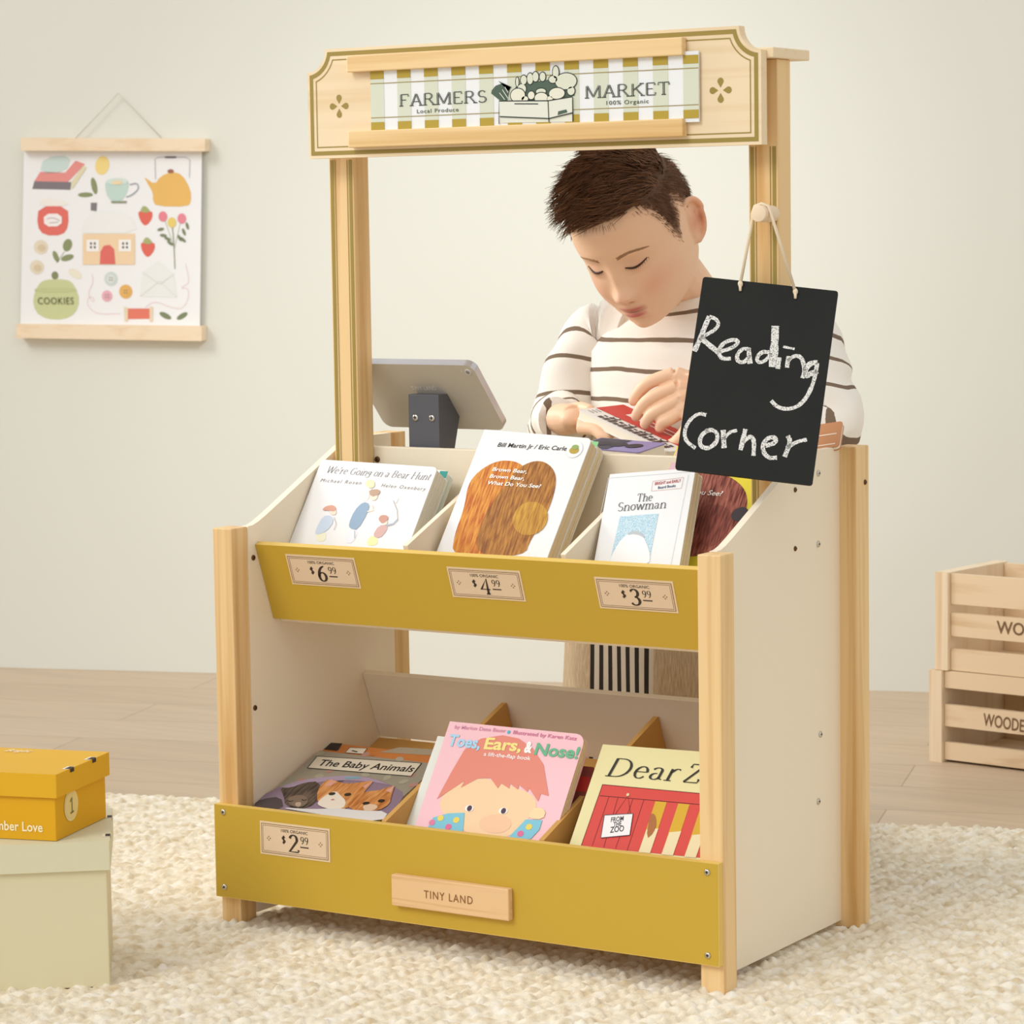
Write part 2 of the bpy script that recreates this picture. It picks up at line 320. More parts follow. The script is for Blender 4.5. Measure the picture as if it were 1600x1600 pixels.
def slab(name, p0, p1, thick, x0, x1, mat, edge=None, label=None, up=True, parent=None):
    """board between (y,z) p0 and p1, thickness to the back of its face"""
    d = V((0, p1[0]-p0[0], p1[1]-p0[1])); nn = V((0, -d.z, d.y)).normalized()
    A, B = V((0, *p0)), V((0, *p1)); m = MB(); q = [A, B, B+nn*thick, A+nn*thick]
    X0, X1 = V((x0, 0, 0)), V((x1, 0, 0)); vs = [X0+k for k in q]+[X1+k for k in q]
    m.add(vs, [(0,3,2,1),(4,5,6,7),(1,2,6,5),(2,3,7,6),(3,0,4,7)], edge or mat); m.add([vs[0], vs[1], vs[5], vs[4]], [(0,1,2,3)], mat)
    return part(name, m, .0008, label, parent)
G2 = .0005
tray_front = slab('tray_front_board', (.0489, .4213), (.0798, .3339), .009, XL+G2, XR-G2, MUST, MUSTEDGE, 'mustard upper shelf front')
slab('tray_base', (.0905, .3375), (.2262, .3855), -.009, XL+G2, XR-G2, WHITE)
back_board = onebox('tray_back_board', (XL+G2, .2272, .36), (XR-G2, .2362, .5197), WHITE)
slab('lower_base', (.009, .0520), (.283, .1648), -.009, XL+G2, XR-G2, MDF)
slab('lower_back_board', (.2509, .2467), (.2842, .1665), .009, XL+G2, XR-G2, WHITE)
m = MB(); m.box((0, 0, .0271), (.6400, .0083, .1326), MUSTEDGE); m.add([(0.0008,-.0002,.0279),(.6392,-.0002,.0279),(.6392,-.0002,.1318),(.0008,-.0002,.1318)], [(0,1,2,3)], MUST)
low_front = m.build('lower_front_board', ST, 'mustard lower shelf front')
for xc in (.2225, .4235):
    m = MB(); q = [(.0135, .070), (.0135, .1325), (.2585, .2255), (.2795, .175)]; m.prism([(xc+.003, y, z) for y, z in q][::-1], V((.006, 0, 0)), MDF, MDF); part('lower_divider', m, .0006)
    m = MB(); q = [(.0890, .352), (.0640, .4275), (.2262, .4945), (.2262, .3955)]; m.prism([(xc+.003, y, z) for y, z in q][::-1], V((.006, 0, 0)), WHITE, WHITE); part('tray_divider', m, .0006)
onebox('counter', (XL+G2, .2368, .470), (XR-G2, .3190, .479), WHITE)
# uprights, crown sign
for (x0, x1) in ((.0350, .0695), (.5765, .6110)):
    p = onebox('sign_post', (x0, .1968, .400), (x1, .2266, .9400), PINE); m = MB(); A = Art(m, (x0, .1967, .40), (1,0,0), (0,0,1)); wd = x1-x0
    for (c, t) in ((.0022, .0042), (wd-.0064, .0042)): A.rect(c, 0, c+t, .45, OLIVE)
    for c in (.0082, wd-.0094): A.rect(c, 0, c+.0012, .45, OLIVE)
    m.build('painted_lines', p, 'olive pinstripes')
m = MB(); m.box((.030, .178, .9402), (.616, .262, .9512), SIGNPLY); part('top_shelf', m)
SY = .1653
xs0, xs1, zs0, zs1, nt_ = .0303, .6083, .8513, .9736, .0255
def notched(i, n=8):
    r = nt_+i; g = math.asin(i/r); T = [g+(math.pi/2-2*g)*k/n for k in range(n+1)]
    return [(xs0+i, zs0+i), (xs1-i, zs0+i)] + [(xs1-r*math.sin(t), zs1-r*math.cos(t)) for t in T] + [(xs0+r*math.cos(t), zs1-r*math.sin(t)) for t in T]
m = MB(); m.prism([(x, SY, z) for x, z in notched(0)], V((0, -.0125, 0)), SIGNPLY)
A = Art(m, (0, SY, 0), (1,0,0), (0,0,1))
def ring(i, t, lay):
    a, b = notched(i), notched(i+t)
    for k in range(len(a)): A.poly([a[k], a[(k+1) % len(a)], b[(k+1) % len(a)], b[k]], OLIVE, lay)
ring(.0034, .0046, 1); ring(.0118, .0013, 1)
for (u, v) in ((530, 166), (1126, 141)):
    c = A.px(u, v)
    for k in range(4):
        g = k*math.pi/2; r = .0078
        A.poly([(c[0]+math.cos(g)*r*(.35) , c[1]+math.sin(g)*r*.35)] + [(c[0]+math.cos(g)*r*1.2+.0036*math.cos(g+t), c[1]+math.sin(g)*r*1.2+.0036*math.sin(g+t)) for t in [math.radians(-110+i*22) for i in range(11)]], OLIVE, 1)
sign = part('sign_board', m, 0)
SB = Art(MB(), (0, SY, 0), (1,0,0), (0,0,1)); P = SB.px
def rail(tl, br):
    (x0, z1), (x1, z0) = P(*tl), P(*br); m = MB(); m.box((x0, SY-.0105, z0), (x1, SY-.0002, z1), PINEX); return m.build('sign_rail', ST, None, .0012)
x0, x1 = .0925, .5215
def box_(n, z0, z1):
    m = MB(); m.box((x0, SY-.0105, z0), (x1, SY-.0003, z1), PINEX); return m.build(n, ST, None, .0012)
zt1, zt0 = (P(557, 88)[1]+P(1081, 57.5)[1])/2, (P(557, 113.5)[1]+P(1081, 86)[1])/2
zb1, zb0 = (P(556, 204)[1]+P(1081, 186)[1])/2, (P(557, 230)[1]+P(1083, 214)[1])/2
box_('sign_rail', zt0, zt1); box_('sign_rail', zb0, zb1)
m = MB(); ix0, ix1 = P(583, 150)[0], P(1095, 150)[0]; m.box((ix0, SY-.0045, zb1-.004), (ix1, SY-.0022, zt0+.004), flat('E9ECEC', .45))
A = Art(m, (0, SY-.0045, 0), (1,0,0), (0,0,1)); nst = 23; sw = (ix1-ix0)/nst; hz = zt0-zb1
for k in range(nst):
    if k % 2 == 0:
        xa = ix0+k*sw*1.0; A.rect(xa, zb1, min(xa+sw, ix1), zt0, 'D3D8C4', 1)
        A.rect(xa, zb1, min(xa+sw, ix1), zb1+hz*.135, 'B29A3A', 2); A.rect(xa, zt0-hz*.135, min(xa+sw, ix1), zt0, 'B29A3A', 2)
for zz in (zb1+hz*.205, zt0-hz*.215): A.rect(ix0, zz, ix1, zz+.0008, OLIVE, 2)
pp = A.px; DK = '2E3833'
A.serif('FARMERS', pp(624, 166), pp(762, 159.5), .0126, DK, 3, thick=.19, thin=.065, inline='D9DDCC'); A.serif('MARKET', pp(914, 153.5), pp(1048, 147), .0126, DK, 3, thick=.19, thin=.065, inline='D9DDCC')
A.text('Local Produce', pp(652, 177), pp(717, 174), .0042, '55604F', 3, bold=.01, spacing=1.15); A.text('100% Organic', pp(948, 164), pp(1014, 161), .0042, '55604F', 3, bold=.01, spacing=1.15)
C10 = lambda l: [(760+a/10, 80+b/10) for a, b in l]
A.ppoly(C10([(215,775),(975,775),(1355,715),(1360,1100),(215,1120)]), 'DFE2D4', 3)
A.ppoly(C10([(380,560),(330,770),(215,770),(80,660),(90,610),(150,540),(260,500)]), '4E6152', 3); A.ppoly(C10([(190,465),(400,560),(350,620)]), '4E6152', 3)
A.ppoly(C10([(460,560),(540,520),(1000,440),(1240,560),(1390,690),(1240,740),(980,780),(420,775)]), '4E6152', 3)
for (cx, cy, rx, ry, l) in ((590,450,50,75,4),(690,430,50,90,4),(775,400,50,80,4),(885,400,48,72,4),(1250,470,170,130,4),(1050,440,70,60,4),(1330,620,60,70,4),(1090,330,50,100,4),(490,480,25,75,4),(560,590,70,80,4),(500,690,115,110,5),(610,745,55,45,5),(710,690,55,65,5),(865,730,105,85,5),(1110,660,125,90,5),(860,630,80,50,4),(1000,740,50,40,5)):
    o1 = A.px(760+cx/10, 80+cy/10); qx = A.px(760+(cx+rx)/10, 80+cy/10); qy = A.px(760+cx/10, 80+(cy-ry)/10)
    rx_, ry_ = abs(qx[0]-o1[0]), abs(qy[1]-o1[1]); A.ell(o1[0], o1[1], rx_+.0007, ry_+.0007, DK, l, n=18); A.ell(o1[0], o1[1], rx_-.0003, ry_-.0003, 'D8DCC8' if l == 4 else 'E2E2CE', l+.4, n=18)
A.ppoly(C10([(215,782),(975,782),(1355,718),(1360,960),(990,1055),(220,1020)]), 'DFE2D4', 6)
for l in ([(210,1140),(210,780),(975,775),(1355,715),(1362,1100)],[(975,775),(990,1110)],[(220,1022),(990,1052),(1360,962)],[(450,822),(820,824)]): A.prib(C10(l), .0011, DK, 7)
A.ppoly(C10([(1125,1000),(1135,940),(1260,910),(1280,955)]), '4E6152', 7)
for l in ([(215,650),(300,760)],[(260,600),(350,740)],[(300,560),(350,650)]): A.prib(C10(l), .0008, 'DFE2D4', 6)
m.build('sign_insert', ST, 'printed FARMERS MARKET sign strip')
# screws
def screw(p, n, r=.0034, mat=STEEL, parent=None):
    n = V(n); up = V((0,0,1)) if abs(n.z) < .9 else V((0,1,0)); a = n.cross(up).normalized(); b = a.cross(n); m = MB(); p = V(p)
    rings = [[p+n*h+(a*math.cos(t)+b*math.sin(t))*rr for t in [2*math.pi*k/16 for k in range(16)]] for h, rr in ((-.0005, r), (.0008, r*.95), (.0016, r*.55), (.0012, r*.3))]
    m.loft(rings, mat); dk = flat('3A3128', .5)
    for (c, d) in ((a, b), (b, a)): m.add([p+n*.0019+c*s1*r*.5+d*s2*r*.1 for s1, s2 in ((-1,-1),(1,-1),(1,1),(-1,1))], [(0,1,2,3)], dk)
    return m.build('screw', parent or ST)
for (u, v) in ((349, 1269), (351, 1386), (1105, 1363), (1106, 1493)): screw(aty(u, v, -.0004), (0,-1,0))
for (y, z) in ((.2129, .490), (.2122, .4276)): screw((.6207, y, z), (1,0,0), .0028, BRONZE)
for (y, z) in ((.268, .503), (.267, .4268), (.270, .2195), (.2645, .1468)): screw((.6207, y, z), (1,0,0), .0036)
for (y, z) in ((.0455, .4066), (.0420, .2371), (.306, .2374)): screw((XL+.0003, y, z), (1,0,0), .0032, BRONZE)
screw((.0735, .2268, .5045), (0,-1,0), .0036, BRONZE); screw((.6407, .342, .488), (1,0,0), .003, BRONZE)
# price tags and name plate
def price_tag(corners, O, ex, ey, big, parent):
    m = MB(); A = Art(m, O, ex, ey); q = [A.px(*c) for c in corners]
    cx = sum(k[0] for k in q)/4; cy = sum(k[1] for k in q)/4; W = ((V(q[1])-V(q[0])).length+(V(q[2])-V(q[3])).length)/2; H = ((V(q[0])-V(q[3])).length+(V(q[1])-V(q[2])).length)/2
    x0, x1, y0, y1 = cx-W/2, cx+W/2, cy-H/2, cy+H/2; base = A.O+A.n*.0006; A.O = base
    m.prism([A.w(p, 0) for p in ((x0,y0),(x1,y0),(x1,y1),(x0,y1))], A.n*.0005, flat('E3CBA4', .6)); BR = '8A6A4A'; TX = '3E332B'
    A.rect(x0+.0025, y0+.0025, x1-.0025, y1-.0025, 'DEC5A6', 1); A.frame(x0+.0022, y0+.0022, x1-.0022, y1-.0022, .0006, BR, 2); A.frame(x0+.0042, y0+.0042, x1-.0042, y1-.0042, .0004, BR, 2)
    A.text('100% ORGANIC', (cx-W*.19, y1-.0098), (cx+W*.19, y1-.0098), .0033, TX, 2, bold=.0)
    A.serif('$', (cx-W*.185, cy-H*.10), (cx-W*.125, cy-H*.10), H*.22, TX, 2, thick=.2); A.serif(big, (cx-W*.085, cy-H*.32), (cx+W*.06, cy-H*.32), H*.50, TX, 2, thick=.19, thin=.07)
    A.serif('99', (cx+W*.08, cy-H*.06), (cx+W*.2, cy-H*.06), H*.22, TX, 2, thick=.13); A.rect(cx+W*.08, cy-H*.17, cx+W*.2, cy-H*.135, TX, 2)
    for sx in (-.37, .37):
        for (dx, dy) in ((1,0),(-1,0),(0,1),(0,-1)): A.ell(cx+sx*W+dx*.0019, cy+dy*.0019, .0008, .0008, BR, 2, n=6)
    m.build('price_tag', ST, 'price tag reading $'+big+'.99')
ty = V((0, .0489-.0798, .4213-.3339)).normalized()
price_tag(((446,866),(553,871),(565,918),(458,914)), (0,.0489,.4213), (1,0,0), ty, '6', ST)
price_tag(((697,884),(812,893),(823,940),(709,932)), (0,.0489,.4213), (1,0,0), ty, '4', ST)
price_tag(((928,901),(1049,908),(1063,957),(939,951)), (0,.0489,.4213), (1,0,0), ty, '3', ST)
price_tag(((406,1282),(516,1295),(516,1348),(408,1333)), (0,-.0003,0), (1,0,0), (0,0,1), '2', ST)
BEECH = wood('beech_plate', 'E4BE8E', 'D2A673', axis=0, scale=2.2)
q0, q1 = aty(611, 1365, -.009), aty(795, 1440, -.009); q2 = aty(795, 1391, -.009); q3 = aty(611, 1414, -.009)
m = MB(); zc0, zc1 = (q3.z+q1.z)/2, (q0.z+q2.z)/2; m.box((q0.x, -.0092, zc0), (q1.x, -.0004, zc1), BEECH)
npl = m.build('name_plate', ST, 'beech plate engraved TINY LAND', .0012); m = MB(); A = Art(m, (0, -.0094, 0), (1,0,0), (0,0,1))
zc = (zc0+zc1)/2; xc = (q0.x+q1.x)/2; A.text('TINY LAND', (xc-.032, zc-.004), (xc+.030, zc-.004), .0085, '8A5A30', 1, spacing=1.2); m.build('engraved_lettering', npl)
# peg on the right upright
m = MB(); m.tube([(.6045, .1966, .780), (.6045, .1640, .7803)], [.0088, .0088], flat('E8D2B4', .6), 20); m.build('peg', ST, None, .001)
# ------------------------------------------------------------------ hanging chalkboard
al, ga = math.radians(70), math.radians(25)
cex = V((math.cos(ga), math.sin(ga), 0)); cup = V((-math.sin(ga), math.cos(ga), 0))*math.cos(al)+V((0,0,math.sin(al))); cn = cex.cross(cup)
cp0 = V((.6, .128, .6)); cs = [hit(u, v, cp0, cn) for u, v in ((1099,432),(1309,455),(1270,758),(1054,733))]
ce = ((cs[1]-cs[0])+(cs[2]-cs[3])).normalized(); cu = ((cs[0]-cs[3])+(cs[1]-cs[2])); cu = (cu-ce*cu.dot(ce)).normalized(); cc = sum(cs, V((0,0,0)))/4
CW = ((cs[1]-cs[0]).length+(cs[2]-cs[3]).length)/2; CH = ((cs[0]-cs[3]).length+(cs[1]-cs[2]).length)/2; cn = ce.cross(cu)
CB = empty('chalkboard', cc-cu*CH/2, 'black chalkboard reading Reading Corner hanging from a peg by a cord', 'chalkboard')
def rrect(x0, y0, x1, y1, r, n=4, corners=(1,1,1,1)):
    out = []
    for (cx, cy, a0, k) in ((x1, y0, -90, 1), (x1, y1, 0, 2), (x0, y1, 90, 3), (x0, y0, 180, 0)):
        if corners[k]:
            ox, oy = (x1-r if k in (1,2) else x0+r), (y0+r if k in (0,1) else y1-r)
            out += [(ox+r*math.cos(math.radians(a0+90*i/n)), oy+r*math.sin(math.radians(a0+90*i/n))) for i in range(n+1)]
        else: out.append((cx, cy))
    return out
def slate():
    m, nt, b = newmat('slate', .7, .25); N, L = nt.nodes, nt.links; tc = N.new('ShaderNodeTexCoord'); nz = N.new('ShaderNodeTexNoise'); nz.inputs['Scale'].default_value = 14; nz.inputs['Detail'].default_value = 5
    rp = N.new('ShaderNodeValToRGB'); rp.color_ramp.elements[0].color = lin('191A18'); rp.color_ramp.elements[1].color = lin('232421'); L.new(tc.outputs['Object'], nz.inputs['Vector']); L.new(nz.outputs['Fac'], rp.inputs[0]); L.new(rp.outputs[0], b.inputs['Base Color']); return m
m = MB(); A = Art(m, cc, ce, cu); m.prism([A.w(p, 0) for p in rrect(-CW/2, -CH/2, CW/2, CH/2, .003)], cn*.0045, slate()); m.build('board', CB)
def chalkmat():
    m, nt, b = newmat('chalk', .95, .05); N, L = nt.nodes, nt.links; tc = N.new('ShaderNodeTexCoord'); nz = N.new('ShaderNodeTexNoise'); nz.inputs['Scale'].default_value = 900; nz.inputs['Detail'].default_value = 3
    rp = N.new('ShaderNodeValToRGB'); rp.color_ramp.elements[0].position = .36; rp.color_ramp.elements[0].color = lin('5A5A56'); rp.color_ramp.elements[1].position = .5; rp.color_ramp.elements[1].color = lin('E9E8E2'); L.new(tc.outputs['Object'], nz.inputs['Vector']); L.new(nz.outputs['Fac'], rp.inputs[0]); L.new(rp.outputs[0], b.inputs['Base Color']); return m
CH_ = chalkmat(); m = MB(); A = Art(m, cc, ce, cu); K6 = lambda l: [(1040+a/3.3344, 300+b/3.3344) for a, b in l]
CHALK = ((24,[(228,648),(205,700),(180,765),(150,830)]),(17,[(228,650),(262,660),(280,688),(255,722),(180,760)]),(24,[(180,758),(230,800),(278,838)]),
  (18,[(280,832),(345,815),(384,783),(358,766),(300,786),(273,830),(290,870),(340,868)]),(18,[(440,820),(400,815),(370,850),(376,886),(412,888),(440,850)]),(22,[(432,815),(440,895)]),
  (18,[(540,835),(502,832),(474,862),(482,892),(522,880),(550,840)]),(36,[(572,698),(568,800),(556,912)]),(22,[(592,862),(584,922)]),(11,[(612,806),(640,812),(672,818)]),
  (18,[(640,855),(632,915)]),(18,[(635,882),(672,850),(712,862),(725,930),(712,970)]),(24,[(792,890),(752,892),(725,928),(732,962),(760,945),(792,932)]),(18,[(790,890),(776,980),(742,1060),(700,1112),(640,1134),(582,1122),(550,1088)]),
  (17,[(212,1162),(172,1152),(122,1190),(96,1248),(106,1300),(156,1335)]),(19,[(222,1240),(182,1270),(176,1320),(216,1340),(264,1310),(274,1260),(240,1236),(206,1250)]),(22,[(300,1240),(305,1335)]),(16,[(300,1292),(330,1252),(372,1242)]),
  (20,[(416,1235),(390,1345)]),(19,[(402,1305),(440,1270),(462,1290),(458,1375)]),(20,[(520,1322),(570,1310),(578,1282),(540,1276),(504,1312),(510,1360),(540,1388),(580,1384)]),(20,[(636,1270),(652,1300),(620,1380)]),(18,[(630,1335),(680,1302),(736,1290)]))
for lo_, hi_ in ((0, 1150), (1150, 9999)):
    m = MB(); A = Art(m, cc, ce, cu)
    for wd, l in CHALK:
        if lo_ <= max(p[1] for p in l) < hi_ and (lo_ == 0) == (l[0][1] < 1130): A.prib(K6(l), wd/3.3344/1330, CH_, 1, smooth=2, wig=.12)
    m.build('chalk_word', CB, 'white chalk handwriting')
m = MB(); rope = flat('E6D5B8', .8); kn0, kn1 = hit(1157, 443, cc, cn), hit(1243, 455, cc, cn); a0, a1 = kn0-cu*.001+cn*.0015, kn1-cu*.001+cn*.0015
hw = .0106; px_ = .6045; py_ = .1715
pts = [a0, V((px_-hw*.95, py_-.001, .7745)), V((px_-hw, py_, .7805)), V((px_-hw*.72, py_, .7882)), V((px_, py_, .7907)), V((px_+hw*.72, py_, .7882)), V((px_+hw, py_, .7810)), a1]
m.tube(pts, .0017, rope, 6)
for c in (a0, a1): m.ball(c, (.0030, .0024, .0036), rope, n=8, m=6); m.tube([c, c-cu*.0075+ce*.001], [.0019, .0013], rope, 6)
m.build('cord', CB, 'twine loop')
# ------------------------------------------------------------------ books
def streak(name, c1, c2, c3=None):
    m, nt, b = newmat(name, .5, .25); N, L = nt.nodes, nt.links; tc = N.new('ShaderNodeTexCoord'); mp = N.new('ShaderNodeMapping'); mp.inputs['Scale'].default_value = (420, 40, 60); mp.inputs['Rotation'].default_value = (0, .25, 0)
    nz = N.new('ShaderNodeTexNoise'); nz.inputs['Scale'].default_value = 1; nz.inputs['Detail'].default_value = 5; rp = N.new('ShaderNodeValToRGB')
    rp.color_ramp.elements[0].position = .35; rp.color_ramp.elements[0].color = lin(c1); rp.color_ramp.elements[1].position = .66; rp.color_ramp.elements[1].color = lin(c2)
    L.new(tc.outputs['Object'], mp.inputs[0]); L.new(mp.outputs[0], nz.inputs['Vector']); L.new(nz.outputs['Fac'], rp.inputs[0]); L.new(rp.outputs[0], b.inputs['Base Color']); return m
PAGES = flat('E6D6B8', .8)
def book(name, label, TL, TR, tilt, anchor, W, H, thick, cover, pages=None, sheets=6, back=None, rr=.006, group='picture books on the stand', back_push=0.0, art=None, soft=False):
    a = math.radians(tilt); n = V((0, -math.sin(a), math.cos(a))); p = V((0, *anchor)) - n*back_push
    A0, B0 = hit(*TL, p, n), hit(*TR, p, n); ex = (B0-A0).normalized(); ey = n.cross(ex); W = W or (B0-A0).length
    bk = empty(name, A0-ey*H, label, 'book', group)
    out = lambda d, i: [A0+ex*x+ey*y-n*d for x, y in rrect(i, -H+i, W-i, -i, rr, 4, (0, 1, 1, 0))]
    ct = .0012
    m = MB(); A = Art(m, A0, ex, ey); m.prism(out(0, 0), n*ct, flat(cover, .35))
    if art: art(A)
    m.build('front_cover', bk)
    m = MB(); k = (thick-2*ct)/sheets
    for i in range(sheets): m.prism(out(ct+i*k, .0004+(.0012 if soft else .0005)*(i % 2)), n*(k*.96), flat(pages or 'E6D6B8', .8))
    m.build('page_block', bk)
    m = MB(); m.prism(out(thick-ct, 0), n*ct, flat(back or cover, .35)); m.build('back_cover', bk)
    return bk
def Kc(x, y, s): return lambda l: [(x+a/s, y+b/s) for a, b in l]
def K1(x, y, s): return lambda a, b: (x+a/s, y+b/s)
# -- upper left: two books
def art_hunt(A):
    K, k = Kc(440, 700, 5.714), K1(440, 700, 5.714); P = A.px
    A.serif("We're Going on a Bear Hunt", P(*k(392,222)), P(*k(1318,288)), .0088, '76757A', 2, shear=.3, thick=.1, thin=.03)
    A.text('Michael Rosen', P(*k(345,302)), P(*k(706,328)), .0044, '85817E', 2, shear=.25, spacing=1.3); A.text('Helen Oxenbury', P(*k(888,348)), P(*k(1280,382)), .0044, '85817E', 2, shear=.25, spacing=1.3)
    def kid(hair, face, body, legs, lay):
        A.ppoly(K(legs[1]), legs[0], lay, 1); A.ppoly(K(body[1]), body[0], lay+1, 1); A.ppoly(K(face), 'F3DCC8', lay+2, 2); A.ppoly(K(hair[1]), hair[0], lay+3, 1)
    kid(('D7A08A', [(360,560),(400,520),(470,512),(492,550),(470,570),(420,560)]), [(425,545),(490,545),(490,600),(440,600)], ('C6D3E2', [(370,610),(440,600),(470,660),(400,750),(300,780),(310,720)]), ('ECE9CC', [(300,770),(400,745),(395,830),(320,840)]), 1)
    kid(('B99B83', [(780,375),(885,370),(875,420),(800,440)]), [(790,400),(870,400),(850,470),(790,470)], ('8FA6BC', [(730,480),(790,500),(770,580),(680,735),(610,720),(600,680),(650,560)]), ('E6E6EA', [(600,720),(690,735),(640,850),(560,850)]), 1)
    A.ppoly(K([(745,330),(770,285),(830,290),(835,350),(790,365)]), 'ECE7B4', 4, 1); A.ppoly(K([(700,440),(730,370),(790,370),(780,470),(710,480)]), 'F1DEDD', 1, 1)
    kid(('C79484', [(865,640),(890,600),(955,605),(950,650),(900,680)]), [(900,630),(950,640),(945,690),(905,690)], ('CFA9A3', [(870,690),(950,690),(940,740),(880,810),(810,790)]), ('ECE8A8', [(790,780),(860,800),(855,870),(750,875)]), 1)
    A.prib(K([(940,695),(1000,680),(1040,640)]), .0022, 'AEB4C0', 4); A.prib(K([(1040,645),(1035,560),(1000,470)]), .0008, 'AFA79B', 4); A.prib(K([(1025,500),(1050,455)]), .0006, 'AFA79B', 4)
    A.prib(K([(470,620),(490,680),(470,735)]), .0008, 'C9C2BB', 4); A.prib(K([(770,570),(820,560),(810,510)]), .0018, 'F3DCC8', 4); A.prib(K([(655,740),(655,810)]), .0006, '9FA8B4', 4)
book('picture_book', 'white picture book titled Bear Hunt in the upper left bin', (503,718), (684,730), 55.5, (.082,.372), None, .155, .026, 'EBEAE8', 'DAD6C8', 9, art=art_hunt)
def art_teal(A): A.rect(.16, -.08, .171, -.001, '2E8E86'); A.rect(.14, -.16, .171, -.08, 'C8C23C')
book('picture_book', 'white book with teal and lime corner behind the Bear Hunt book', (512,722), (694,735), 55.5, (.082,.372), .171, .15, .014, 'E9EDE6', 'D8E2DC', 3, back_push=.0275, art=art_teal)
# -- upper middle
def art_bear(A):
    K, k = Kc(680, 660, 5.714), K1(680, 660, 5.714); P = A.px
    A.ppoly(K([(150,1195),(170,1010),(262,760),(290,560),(380,440),(540,345),(690,340),(790,385),(860,500),(800,700),(640,900),(560,1195)]), streak('rust_grain', 'B0541E', 'DB9A3E'), 1, 2)
    A.ppoly(K([(350,1195),(400,900),(560,640),(740,410),(870,345),(980,350),(1060,420),(1085,520),(1050,690),(960,900),(850,1050),(800,1195)]), streak('brown_grain', '7E4A1E', 'BC8238'), 2, 2)
    c = P(*k(850,860)); A.ell(c[0], c[1], .0235, .020, streak('ochre_grain', 'A06A22', 'C99A3C'), 3, rot=-.5)
    A.text('Bill Martin Jr / Eric Carle', P(*k(555,217)), P(*k(1170,254)), .0053, '2A2826', 2, shear=.18, bold=.010)
    for t, p0, p1 in (('Brown Bear,', (510,436), (818,459)), ('Brown Bear,', (486,497), (795,521)), ('What Do You See?', (462,556), (938,590))): A.text(t, P(*k(*p0)), P(*k(*p1)), .0046, 'F7F4EC', 4, shear=.18, bold=.014)
    c = P(*k(1245,245)); A.ell(c[0], c[1], .0105, .0105, 'D5D2CC', 1); A.ell(c[0], c[1], .0101, .0101, 'E9E8E6', 2); A.ell(c[0], c[1]-.001, .0062, .0044, 'B29A3E', 3); A.ell(c[0], c[1]+.003, .0044, .003, '8FA45A', 4)
book('picture_book', 'white picture book with big brown shape in the upper middle bin', (757,671), (925,685), 55.5, (.082,.374), None, .172, .019, 'E9E8E6', 'E0CDA8', 4, art=art_bear)
def art_green(A): A.poly([(.128,-.001),(.1465,-.001),(.1465,-.022),(.138,-.012)], '8CCB8E')
book('picture_book', 'book with green corner right behind the brown shape book', (765,674), (934,689), 55.5, (.082,.374), .1475, .168, .016, 'EFEDE4', 'E8D8B6', 3, back_push=.0205, art=art_green, rr=.012)
# -- upper right
def art_snow(A):
    K, k = Kc(900, 680, 3.636), K1(900, 680, 3.636); P = A.px
    for q in ([(180,245),(660,208)],[(185,245),(85,690)],[(640,225),(540,735)]): A.prib(K(q), .0005, 'C9CED2', 1)
    A.serif('The', P(*k(343,378)), P(*k(434,373)), .0092, '6E6E70', 2, thick=.13); A.serif('Snowman', P(*k(233,433)), P(*k(512,414)), .0102, '6E6E70', 2, thick=.13)
    def specks():
        m, nt, b = newmat('blue_crayon', .6, .2); N, L = nt.nodes, nt.links; tc = N.new('ShaderNodeTexCoord'); nz = N.new('ShaderNodeTexNoise'); nz.inputs['Scale'].default_value = 900; rp = N.new('ShaderNodeValToRGB')
        rp.color_ramp.elements[0].position = .4; rp.color_ramp.elements[0].color = lin('9CC4D6'); rp.color_ramp.elements[1].position = .6; rp.color_ramp.elements[1].color = lin('D6E6EC'); L.new(tc.outputs['Object'], nz.inputs['Vector']); L.new(nz.outputs['Fac'], rp.inputs[0]); L.new(rp.outputs[0], b.inputs['Base Color']); return m
    A.ppoly(K([(250,461),(470,446),(412,735),(190,735)]), specks(), 1); A.ppoly(K([(190,735),(205,680),(250,600),(310,548),(370,555),(405,620),(425,690),(412,740)]), 'F1F1EF', 2, 2)
    A.ppoly(K([(285,570),(320,543),(368,548),(400,590),(340,560)]), 'B9BFC4', 3, 1)
    q = [k(437,262), k(612,240), k(598,302), k(428,318)]; q2 = [P(*p) for p in q]
    for i in range(4): A.rib([q2[i], q2[(i+1) % 4]], .0006, 'D9B9B0', 1)
    A.text('BRIGHT and EARLY', P(*k(448,284)), P(*k(596,266)), .0034, 'B5524E', 2, bold=.02); A.text('Board Books', P(*k(466,306)), P(*k(566,294)), .0030, '44506A', 2, bold=.02)
book('picture_book', 'white picture book titled The Snowman tilted in the upper right bin', (953,741), (1087,731), 58, (.086,.376), None, .150, .019, 'EBEBEA', 'E2D4BC', 5, art=art_snow, rr=.003)
def art_see(A):
    K, k = Kc(900, 680, 3.636), K1(900, 680, 3.636); P = A.px
    A.ppoly(K([(500,230),(620,190),(800,205),(900,248),(965,312),(978,400),(935,520),(865,585),(800,655),(700,690),(560,690),(480,500)]), streak('russet_grain', '5E1E14', 'B06A58'), 1, 2)
    A.ppoly(K([(700,400),(830,392),(900,450),(860,560),(760,650),(690,600)]), streak('dusky_grain', '5B2A24', '9A5548'), 2, 2)
    c = P(*k(932,450)); A.ell(c[0], c[1], .0098, .0088, '433A3E', 3, rot=.4)
    A.ppoly(K([(582,66),(670,62),(645,200),(517,214)]), 'DDB7BE', 1)
    A.text('You See?', P(*k(655,336)), P(*k(826,348)), .0062, 'F4EFE6', 4, shear=.18, bold=.014)
book('picture_book', 'yellow book with dark russet shape behind The Snowman book', (1058,697), (1221,706), 52, (.086,.366), None, .160, .012, 'E1D33E', 'EADFCB', 4, back_push=.021, art=art_see, back='EADFCB')
